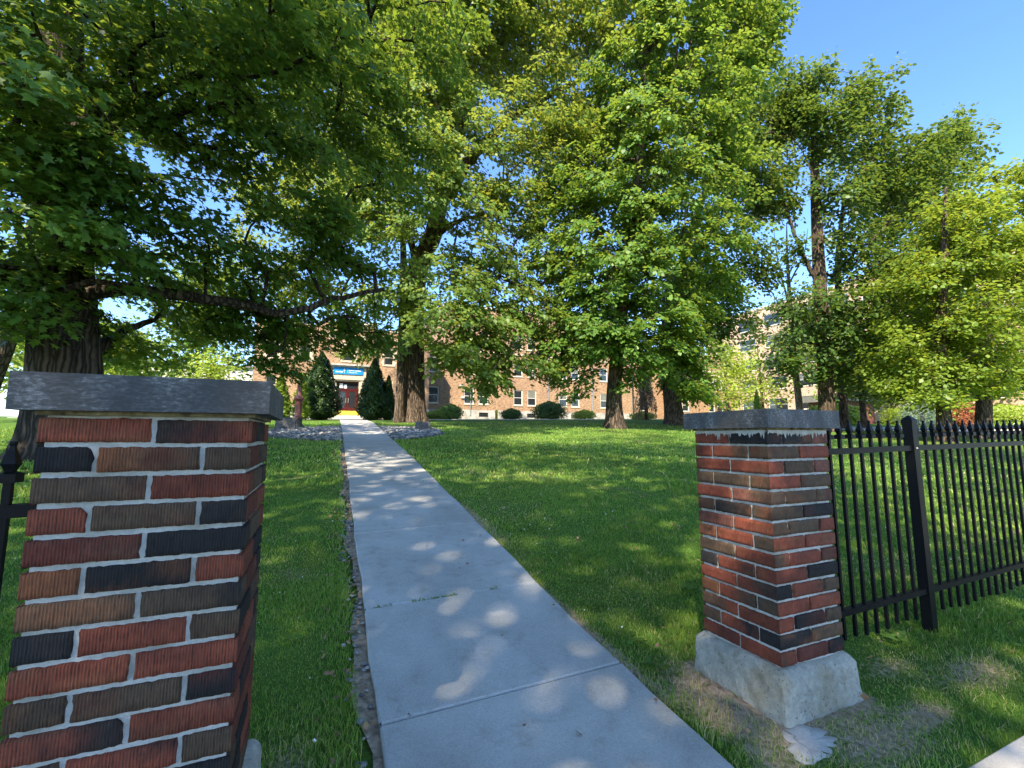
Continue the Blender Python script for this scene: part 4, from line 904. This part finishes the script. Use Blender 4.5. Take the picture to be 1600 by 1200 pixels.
# stone trim
mb = MB()
mb.box((10.66, 40.93, 9.45), (32.34, 40.997, 9.62)); mb.box((10.62, 40.9, 13.9), (32.38, 53.04, 14.1))
mb.box((38.15, 40.9, 9.2), (48.1, 40.997, 9.42)); mb.box((38.1, 40.9, 11.25), (48.15, 53.1, 11.38))
mb.box((-4.72, 37.93, 9.2), (-.1, 37.997, 9.38)); mb.box((4.06, 37.93, 9.2), (8.6, 37.997, 9.38)); mb.box((-.16, 37.56, 9.22), (4.12, 37.647, 9.40))
mb.box((-4.72, 37.93, 10.0), (-.11, 47.1, 10.12)); mb.box((4.07, 37.93, 10.0), (8.6, 47.1, 10.12)); mb.box((-.16, 37.57, 10.35), (4.12, 46.9, 10.5))
for n in (.45, .75, 3.1, 3.4): mb.box((n, 37.6, 8.75), (n+.17, 37.648, 9.22))   # brackets under cornice
for (a, b, c, d), T in ((cen_ops[0], 37.65), (pav[0], 38), (pav[1], 38), (pav[2], 38), (pav[3], 38)):
    e = .14
    mb.box((a-e, T-.03, c-.1), (a-.002, T-.002, d+.12)); mb.box((b+.002, T-.03, c-.1), (b+e, T-.002, d+.12)); mb.box((a-.001, T-.03, d+.003), (b+.001, T-.002, d+.28))
    for k in range(3): mb.box((a-e-.1, T-.028, c+.1+k*.45), (a-e-.001, T-.003, c+.3+k*.45)); mb.box((b+e+.001, T-.028, c+.1+k*.45), (b+e+.1, T-.003, c+.3+k*.45))
for (a, b, c, d) in ops4[:2]: mb.box((a-.2, 40.95, d+.003), (b+.2, 40.997, d+.3)); 
mb.box((43.55, 40.95, 7.0), (43.79, 40.997, 8.65)); mb.box((44.76, 40.95, 7.1), (45.19, 40.997, 8.65)); mb.box((46.16, 40.95, 7.0), (46.4, 40.997, 8.65))
mb.build('stone_trim', M['stone'], B)
# entrance surround, canopy, door, sign
mb = MB()
mb.box((.62, 37.5, 3.0), (1.0, 37.647, 6.86)); mb.box((2.94, 37.5, 3.0), (3.32, 37.647, 6.86)); mb.box((1.001, 37.5, 5.8), (2.939, 37.647, 6.86))
mb.box((1.001, 37.54, 3.0), (1.139, 37.647, 5.8)); mb.box((2.801, 37.54, 3.0), (2.939, 37.647, 5.8)); mb.box((1.14, 37.54, 5.661), (2.80, 37.647, 5.8))
mb.box((.80, 37.44, 5.78), (3.14, 37.499, 5.92))
mb.build('door_surround', M['stone'], B)
mb = MB(); mb.box((.42, 37.2, 6.87), (3.52, 37.646, 7.0)); mb.box((.5, 37.28, 6.78), (3.44, 37.499, 6.868)); mb.build('canopy', M['found'], B)
mb = MB()
for a, b, c, d in ((1.14,1.24,3.32,5.66),(2.70,2.80,3.32,5.66),(1.24,2.70,5.56,5.66),(1.24,2.70,5.0,5.1),(1.24,2.70,3.32,3.36)): mb.box((a, 37.74, c), (b, 37.82, d))
df = mb.build('door_frame', M['doorred'], B)
for x0, x1, hx in ((1.245, 1.965, 1.88), (1.975, 2.695, 2.06)):
    mb = MB(); mb.box((x0, 37.76, 3.37), (x0+.13, 37.81, 4.99)); mb.box((x1-.13, 37.76, 3.37), (x1, 37.81, 4.99)); mb.box((x0+.13, 37.76, 4.88), (x1-.13, 37.81, 4.99)); mb.box((x0+.13, 37.76, 3.37), (x1-.13, 37.81, 3.60))
    dr = mb.build('door', M['doorred'], B)
    mb = MB(); mb.box((x0+.13, 37.78, 3.6), (x1-.13, 37.79, 4.88)); mb.build('pane', M['glass'], dr)
    mb = MB(); mb.box((hx-.02, 37.70, 3.95), (hx+.02, 37.759, 4.35)); mb.build('handle', M['pipe'], dr)
mb = MB(); mb.box((1.24, 37.78, 5.1), (2.70, 37.79, 5.56)); mb.build('transom_pane', M['glass'], df)
mb = MB(); mb.box((1.38, 37.775, 5.14), (1.62, 37.779, 5.5)); mb.box((1.7, 37.775, 5.12), (1.92, 37.779, 5.42)); mb.build('notice', M['wtext'], df)
mb = MB(); mb.box((.88, 37.43, 6.2), (3.06, 37.498, 6.75)); sg = mb.build('sign', M['blue'], B)
mb = MB(); q = np.random.default_rng(3); y0, y1 = 37.418, 37.429
x = 1.03   # left word: small rounded glyph strokes, too small to read in the photograph
while x < 1.56:
    w = q.choice([.05, .055, .07]); mb.box((x, y0, 6.33), (x+.016, y1, 6.42)); mb.box((x+.017, y0, q.choice([6.33, 6.40])), (x+w-.015, y1, 6.425)); mb.box((x+w-.014, y0, 6.33), (x+w, y1, 6.42)); x += w+.02
mb.box((1.655, y0, 6.30), (1.68, y1, 6.70)); mb.box((1.58, y0, 6.475), (1.654, y1, 6.50)); mb.box((1.681, y0, 6.475), (1.76, y1, 6.50))
mb.quad([(1.60, y0, 6.488), (1.668, y0, 6.42), (1.735, y0, 6.488), (1.668, y0, 6.60)])
mb.box((1.91, y0, 6.28), (1.918, y1, 6.67))
for z, xe, h in ((6.46, 2.86, .085), (6.315, 2.66, .05)):
    x = 2.0
    while x < xe:
        w = q.choice([.5, .65, .8])*h; mb.box((x, y0, z), (x+.2*h, y1, z+h)); mb.box((x+.2*h+.001, y0, z+q.choice([0, .4, .8])*h), (x+w, y1, z+q.choice([.85, 1])*h)); x += w+.3*h
mb.build('lettering', M['wtext'], sg)
mb = MB(); mb.box((.95, 37.05, 2.93), (3.0, 37.7, 3.30)); mb.build('step', M['yellow'], B)
mb = MB(); mb.box((.6, 36.5, 2.5), (3.35, 37.05, 2.93)); mb.box((.55, 37.06, 2.5), (3.4, 37.64, 2.929)); mb.build('landing', M['walk'], B)
# foundation and basement windows
mb = MB(); fo = [(a-.2+k*5.1, a+.75+k*5.1, 3.2, 3.62) for k, a in ((0, 14.3), (1, 14.3), (2, 14.3), (3, 14.3))]
wall(mb, 40.94, 8.56, 32.34, 2.5, 3.858, fo, depth=11.9, top=True, reveal=.14)
mb.box((-4.7, 37.95, 2.2), (-.12, 47, 3.6)); mb.box((4.07, 37.95, 2.3), (8.6, 46.9, 3.6)); mb.box((38.15, 40.94, 2.8), (48.1, 50, 3.3))
mb.build('foundation', M['found'], B)
for o in fo: window(B, 40.94, o, sill=None, bar=False, fm='darkmetal')
for i, n in enumerate((13.2, 21.6, 26.9)): 
    mb = MB(); mb.box((n, 40.88, 4.1 if i else 3.3), (n+.07, 40.935, 9.4)); mb.build('downpipe', M['pipe'], B)
mb = MB(); mb.lathe((41.5, 40.7, 7.6), [(.13, 0), (.13, 4.1), (.16, 4.15), (.16, 4.35), (.05, 4.45)], 12); mb.build('vent_pipe', M['pipe'], B)
mb = MB(); mb.box((11.5, 41.5, 14.11), (31.5, 52.5, 14.2)); mb.box((-4.2, 38.5, 10.13), (8, 46.5, 10.2)); mb.box((38.6, 41.5, 11.39), (47.6, 52.5, 11.45)); mb.build('roof', M['roof'], B)
for i, (n, z) in enumerate(((12.15, 6.1), (12.3, 4.95), (20.8, 9.2))):
    mb = MB(); mb.box((n, 40.87, z), (n+.28, 40.995, z+.16)); mb.build('wall_vent', M['white'], B)
# tall beige building on the right, front turned to the left
TB = empty('tall_building', (60, 38, 3.8), 'tall beige brick building with wide pale windows seen behind the trees at right', 'building')
PT = lambda s, d, z: (60+d, -s, z)
to = []
for f in range(5):
    z = 5.0+f*3.1
    for k in range(9): to.append((-54+k*4.4, -54+k*4.4+2.9, z, z+1.75))
mb = MB(); wall(mb, 0, -56, -14, 3.0, 20.2, to, depth=16, P=PT); mb.build('wall', M['brickT'], TB)
for o in to: window(TB, 0, o, P=PT, upper='blind' if rw.random() < .5 else 'glass', sill='stone')
mb = MB(); pbox(mb, PT, (-56.1, -.1, 20.2), (-13.9, 16.1, 20.5)); mb.build('parapet', M['stone'], TB)
# cream house far left
HB = empty('cream_house', (-13, 62, 3.1), 'cream sided house glimpsed behind the yellow tree left of the brick building', 'house')
mb = MB(); ho = [(-18,-16.8,5,6.4),(-14.5,-13.3,5,6.4),(-10.5,-9.3,5,6.4)]; wall(mb, 60, -20, -7.4, 2.8, 9.3, ho, depth=9); mb.build('wall', M['cream'], HB)
for o in ho: window(HB, 60, o)
mb = MB(); mb.box((-20.3, 59.7, 9.3), (-7.1, 69.3, 9.5)); mb.build('roof', M['roof'], HB)
# brown shed
SB = empty('brown_shed', (44.5, 25.5, 2.3), 'low reddish brown wooden shed glimpsed between right pillar and fence post', 'shed')
mb = MB(); g = 2.5; so_ = [(44.6, 45.7, g+.3, g+1.6)]
wall(mb, 25, 42.6, 47.2, g-.4, g+2.0, so_, depth=3); mb.build('wall', M['shedw'], SB)
mb = MB(); mb.box((44.6, 25.1, g+.3), (45.7, 25.14, g+1.6)); mb.build('door', M['darkmetal'], SB)
mb = MB(); mb.box((42.3, 24.7, g+2.0), (47.5, 28.3, g+2.14)); mb.build('roof', M['roof'], SB)

# ---------------------------------------------------------------- lawn furniture
g = float(G(-.72, 18.58)); PT_ = empty('metal_post', (-.72, 18.58, g), 'maroon cast iron post with a flared collar on a dark pedestal, left of the path', 'post')
mb = MB(); mb.lathe((-.72, 18.58, g-.05), [(.22, 0), (.21, .12), (.15, .2), (.15, .34), (.17, .38)], 16); mb.build('pedestal', M['darkmetal'], PT_)
mb = MB(); mb.lathe((-.72, 18.58, g+.33), [(.14, 0), (.125, .05), (.12, .62), (.16, .70), (.20, .74), (.13, .80), (.085, .84), (.08, 1.25), (.10, 1.3), (.05, 1.36)], 18); mb.build('shaft', M['maroon'], PT_)
V, F = tube([(-.72, 18.58, g+1.55), (-.68, 18.5, g+1.75), (-.5, 18.45, g+1.85)], [.07, .055, .03], 10); link('arm', np_mesh('arm', V, [F], smooth=True), M['maroon'], PT_)
def granite(n, t, w, d, h, seed, label):
    q = np.random.default_rng(seed); g = float(G(n, t)); mb = MB()
    P = [(n-w/2, t-d/2), (n+w/2, t-d/2+.03), (n+w/2+.02, t+d/2), (n-w/2+.02, t+d/2-.02)]
    T = [(n-w/2+.07, t-d/2+.05), (n+w/2-.02, t-d/2+.06), (n+w/2-.03, t+d/2-.05), (n-w/2+.06, t+d/2-.06)]
    mb.prism(P, g-.08, g+h, T); o = mb.build('granite_block', M['block']); add_bevel(o, .025, 2)
    tag(o, label, 'stone block', 'granite blocks beside the path'); return o
granite(-1.05, 17.2, .66, .5, .44, 1, 'pale sloping granite block at the foot of the maroon post')
granite(3.5, 16.5, .56, .4, .32, 2, 'dark square granite block in front of the twin trunk')
g = float(G(12.5, 31.2)); YB = empty('yellow_bollard', (12.5, 31.2, g), 'small yellow bollard near the facade shrubs', 'bollard')
mb = MB(); mb.lathe((12.5, 32.2, g-.05), [(.1, 0), (.1, .62), (.13, .64), (.13, .72), (.06, .82)], 12); mb.build('body', M['yellow'], YB)

# ---------------------------------------------------------------- stones, litter, grass
def stones(name, P, size, mat, seed, flat=.55):
    q = np.random.default_rng(seed); m = len(P)
    T = np.array([(1,0,0),(-1,0,0),(0,1,0),(0,-1,0),(0,0,1),(0,0,-1),(.7,.7,.35),(-.7,.7,.3),(.7,-.7,.3),(-.7,-.7,.35)])
    # octahedron with beefed up corners
    Fc = np.array([(0,6,4),(6,2,4),(2,7,4),(7,1,4),(1,9,4),(9,3,4),(3,8,4),(8,0,4),(6,0,5),(2,6,5),(7,2,5),(1,7,5),(9,1,5),(3,9,5),(8,3,5),(0,8,5)])
    S_ = size*q.uniform(.5, 1.3, (m, 1, 1)); V = T[None]*S_*np.array([1, .75, flat])*q.uniform(.75, 1.25, (m, 10, 1))
    th = q.random(m)*2*PI; c, s = np.cos(th)[:,None], np.sin(th)[:,None]
    x, y = V[:,:,0]*c-V[:,:,1]*s, V[:,:,0]*s+V[:,:,1]*c; V = np.stack([x, y, V[:,:,2]+x*q.normal(0, .2, (m, 1))], -1)+P[:,None,:]
    F = (np.arange(m)[:,None,None]*10+Fc[None]).reshape(-1, 3)
    return tag(link(name, np_mesh(name, V.reshape(-1, 3), [F], tint=np.repeat(q.random(m), 16)), mat), kind='stuff')
q = np.random.default_rng(77); m = 5200
th = q.random(m)*2*PI; rr = np.sqrt(q.random(m))*(2.75+.2*np.sin(3*th))
bx, by = 1.25+rr*np.cos(th), 15.75+rr*np.sin(th)*.98
k = (bx < pl(by)-.06) | (bx > pr(by)+.06); bx, by = bx[k], by[k]
stones('gravel', np.stack([bx, by, G(bx, by)+q.random(len(bx))*.05], -1), .075, M['gravel'], 5)
mb = MB(); C = [(1.25+2.8*math.cos(a)*1.0, 15.75+2.75*math.sin(a)) for a in np.linspace(0, 2*PI, 40, endpoint=False)]
for sd in (-1, 1):
    P = [(x, y) for x, y in C if (x < pl(y)-.02 if sd < 0 else x > pr(y)+.02)]
    P.sort(key=lambda p: math.atan2(p[1]-15.75, (p[0]-1.25)*sd)); 
    ys = np.linspace(13.15, 18.35, 14); 
    for a, b in zip(ys[:-1], ys[1:]):
        ha = math.sqrt(max(0, 1-((a-15.75)/2.75)**2))*2.8; hb = math.sqrt(max(0, 1-((b-15.75)/2.75)**2))*2.8
        xa0, xb0 = (pl(a), pl(b)) if sd < 0 else (pr(a), pr(b)); xa1, xb1 = 1.25+sd*ha, 1.25+sd*hb
        pts = [(xa0, a), (xa1, a), (xb1, b), (xb0, b)]; pts = pts if sd > 0 else pts[::-1]
        mb.quad([(x, y, float(G(x, y))+.012) for x, y in pts])
tag(mb.build('gravel_bed_soil', M['block']), kind='structure')
# worn edge along the path's left side: soil, pebbles and dead leaves
mb = MB(); ts = np.linspace(1.15, 12.5, 60); wv = .060+.030*np.sin(ts*3.1)+.02*np.sin(ts*9)
for i in range(59):
    a, b = ts[i], ts[i+1]
    mb.quad([(pl(a)-wv[i], a, float(G(pl(a), a))-.002), (pl(a)+.02, a, float(G(pl(a), a))-.012), (pl(b)+.02, b, float(G(pl(b), b))-.012), (pl(b)-wv[i+1], b, float(G(pl(b), b))-.002)])
tag(mb.build('worn_edge', M['soil']), kind='structure')
q = np.random.default_rng(78); m = 520
t_ = 1.2+q.random(m)**.8*11; x_ = pl(t_)-q.random(m)*.13
stones('pebbles', np.stack([x_, t_, G(x_, t_)+.002], -1), .017, M['gravel'], 6)
m = 420; t_ = 1.2+q.random(m)**.8*11; x_ = pl(t_)-.02-q.random(m)**1.3*.22
m2 = 160; t2 = 1.3+q.random(m2)*6; x2 = pr(t2)+q.random(m2)*2.5
m3 = 46; t3 = 1.2+q.random(m3)**1.3*16; x3 = pl(t3)+.03+q.random(m3)*1.15
t_ = np.concatenate([t_, t2, t3]); x_ = np.concatenate([x_, x2, x3])
P = np.stack([x_, t_, G(x_, t_)+.02+.02*(x_ > 1.4)+np.concatenate([np.zeros(m+m2), np.full(m3, .008)])], -1); N = unit(q.normal(0, .5, (len(P), 3))+[0, 0, 1]); D = q.normal(size=(len(P), 3))*[1, 1, .1]
tag(link('leaf_litter', leaves_mesh('leaf_litter', P, N, D, q.uniform(.015, .04, len(P)), 'mid', q.random(len(P))), M['litter']), kind='stuff')

def grass(name, x0, x1, y0, y1, dens, h, w, seed, kmin=0, fade=None):
    q = np.random.default_rng(seed); m = int((x1-x0)*(y1-y0)*dens)
    x = x0+q.random(m)*(x1-x0); y = y0+q.random(m)*(y1-y0)
    # only what the camera's side of the lawn can show
    ang = np.arctan2(x, y)-.405
    ok = (np.abs(ang) < R(58)) & ((x < pl(y)-.06-.05*q.random(m)) | (x > pr(y)+.004)) & (y > 1.0)
    r_ = np.hypot(x, y)
    if fade: ok &= q.random(m) < np.clip((fade[1]-r_)/(fade[1]-fade[0]), 0, 1)
    if kmin: ok &= r_ > kmin
    for a, b in ((-.576, 1.364), (1.87, 1.431)): ok &= ~((x > a-.06) & (x < a+.47) & (y > b-.06) & (y < b+.47))
    ok &= ~(((x-1.83)/.12)**2+((y-1.30)/.075)**2 < 1) & ~((((x-1.25)/2.8)**2+((y-15.75)/2.75)**2) < 1)
    dr = dryness(x, y); ok &= q.random(m) > dr*.75
    for a, b in ((-.371, 1.569), (2.075, 1.636)): ok &= q.random(m) > .95*np.exp(-(np.maximum(0, np.abs(x-a)-.26)**2+np.maximum(0, np.abs(y-b)-.26)**2)/.0016)
    x, y, dr = x[ok], y[ok], dr[ok]; m = len(x)
    z = G(x, y)-.006+(np.sin(x*1.9+.7*np.sin(y*1.3))*np.cos(y*2.3+x*.4)+np.sin(x*5.1+1)*np.sin(y*4.3))*.008*np.exp(-((x-2)**2+(y-4)**2)/150)
    hh = h*q.uniform(.5, 1.4, m)*(1+.5*np.sin(x*3+1.7*np.sin(y*2.1))*np.sin(y*2.7)); edge = np.minimum(np.abs(x-pl(y)+.1), np.abs(x-pr(y))); hh *= 1+.5*np.exp(-edge/.05)
    hh = np.maximum(hh, h*.35)
    th = q.random(m)*2*PI; ln = q.normal(0, .55, m); la = q.random(m)*2*PI
    bx, by = np.cos(th)*w*.5, np.sin(th)*w*.5
    tx, ty = x+np.cos(la)*np.abs(ln)*hh, y+np.sin(la)*np.abs(ln)*hh
    mx_, my_ = x+np.cos(la)*np.abs(ln)*hh*.35, y+np.sin(la)*np.abs(ln)*hh*.35
    V = np.stack([np.stack([x-bx, y-by, z], -1), np.stack([x+bx, y+by, z], -1), np.stack([mx_+bx*.8, my_+by*.8, z+hh*.6], -1), np.stack([tx, ty, z+hh], -1), np.stack([mx_-bx*.8, my_-by*.8, z+hh*.6], -1)], 1)
    tint = np.clip(q.normal(.38, .17, m)+.14*np.sin(x*.9+1.3*np.sin(y*.7)), 0, .74)
    isdry = q.random(m) < (.05+dr*.9); tint = np.where(isdry, q.uniform(.78, 1, m), tint)
    tag(link(name, np_mesh(name, V.reshape(-1, 3), [np.arange(m*5).reshape(-1, 5)], tint=tint), M['grass']), kind='stuff')
    print(name, m)
grass('grass', -3.5, 7.5, 1.0, 4.2, 11500, .025, .0028, 1, fade=(3.2, 5.5))
grass('grass', -6, 12, 1.5, 9, 3600, .028, .006, 2, kmin=3.2, fade=(7, 10.5))
grass('grass', -9, 26, 2, 22, 340, .05, .02, 3, kmin=7, fade=(12, 26))
# clover flowers and broad weeds
q = np.random.default_rng(90); m = 1100; x = -4+q.random(m)*16; y = 1.3+q.random(m)*11
ok = ((x < pl(y)-.15) | (x > pr(y)+.05)) & (np.hypot(x, y) > 1.6) & (np.sin(x*.8+2)*np.sin(y*.7) > -.3); x, y = x[ok], y[ok]
for a, b in ((-.576, 1.364), (1.87, 1.431)):
    ok = ~((x > a-.1) & (x < a+.5) & (y > b-.1) & (y < b+.5)); x, y = x[ok], y[ok]
P = np.stack([x, y, G(x, y)+.045], -1); stones('clover', P, .006, M['clover'], 8, flat=1)
q = np.random.default_rng(91); P, N, D, LL = [], [], [], []
for (cx, cy, s) in ((1.72, 2.6, .035), (1.85, 3.0, .04), (1.66, 2.2, .05), (3.1, 1.6, .06), (3.6, 1.25, .06), (2.1, 3.4, .06), (2.5, 2.6, .05), (3.9, 1.3, .06), (1.62, 1.95, .05), (-.1, 2.9, .04), (2.0, 4.2, .06)):
    for j in range(q.integers(10, 18)):
        th = q.random()*2*PI; P.append((cx+q.normal(0, .05), cy+q.normal(0, .05), float(G(cx, cy))+.03)); D.append((math.cos(th), math.sin(th), .45)); N.append((-.4*math.cos(th), -.4*math.sin(th), 1)); LL.append(s*q.uniform(.6, 1.3))
P = np.array(P); tag(link('broadleaf_weeds', leaves_mesh('broadleaf_weeds', P, unit(np.array(N)), np.array(D), np.array(LL), 'mid', q.random(len(P))), M['leafC']), kind='stuff')
# tufts in the joint of the path
q = np.random.default_rng(92); m = 260; u = q.random(m); x = np.where(u < .3, .36+q.random(m)*.12, np.where(u < .8, .62+q.random(m)*.28, 1.15+q.random(m)*.06)); y = 3.07+q.normal(0, .006, m)
P = np.stack([x, y, G(x, y)+.012], -1); D = q.normal(0, .6, (m, 3))+[0, 0, .8]
tag(link('joint_grass', leaves_mesh('joint_grass', P, unit(q.normal(size=(m, 3))), D, q.uniform(.012, .03, m), 'needle', q.random(m)), M['leafC']), kind='stuff')
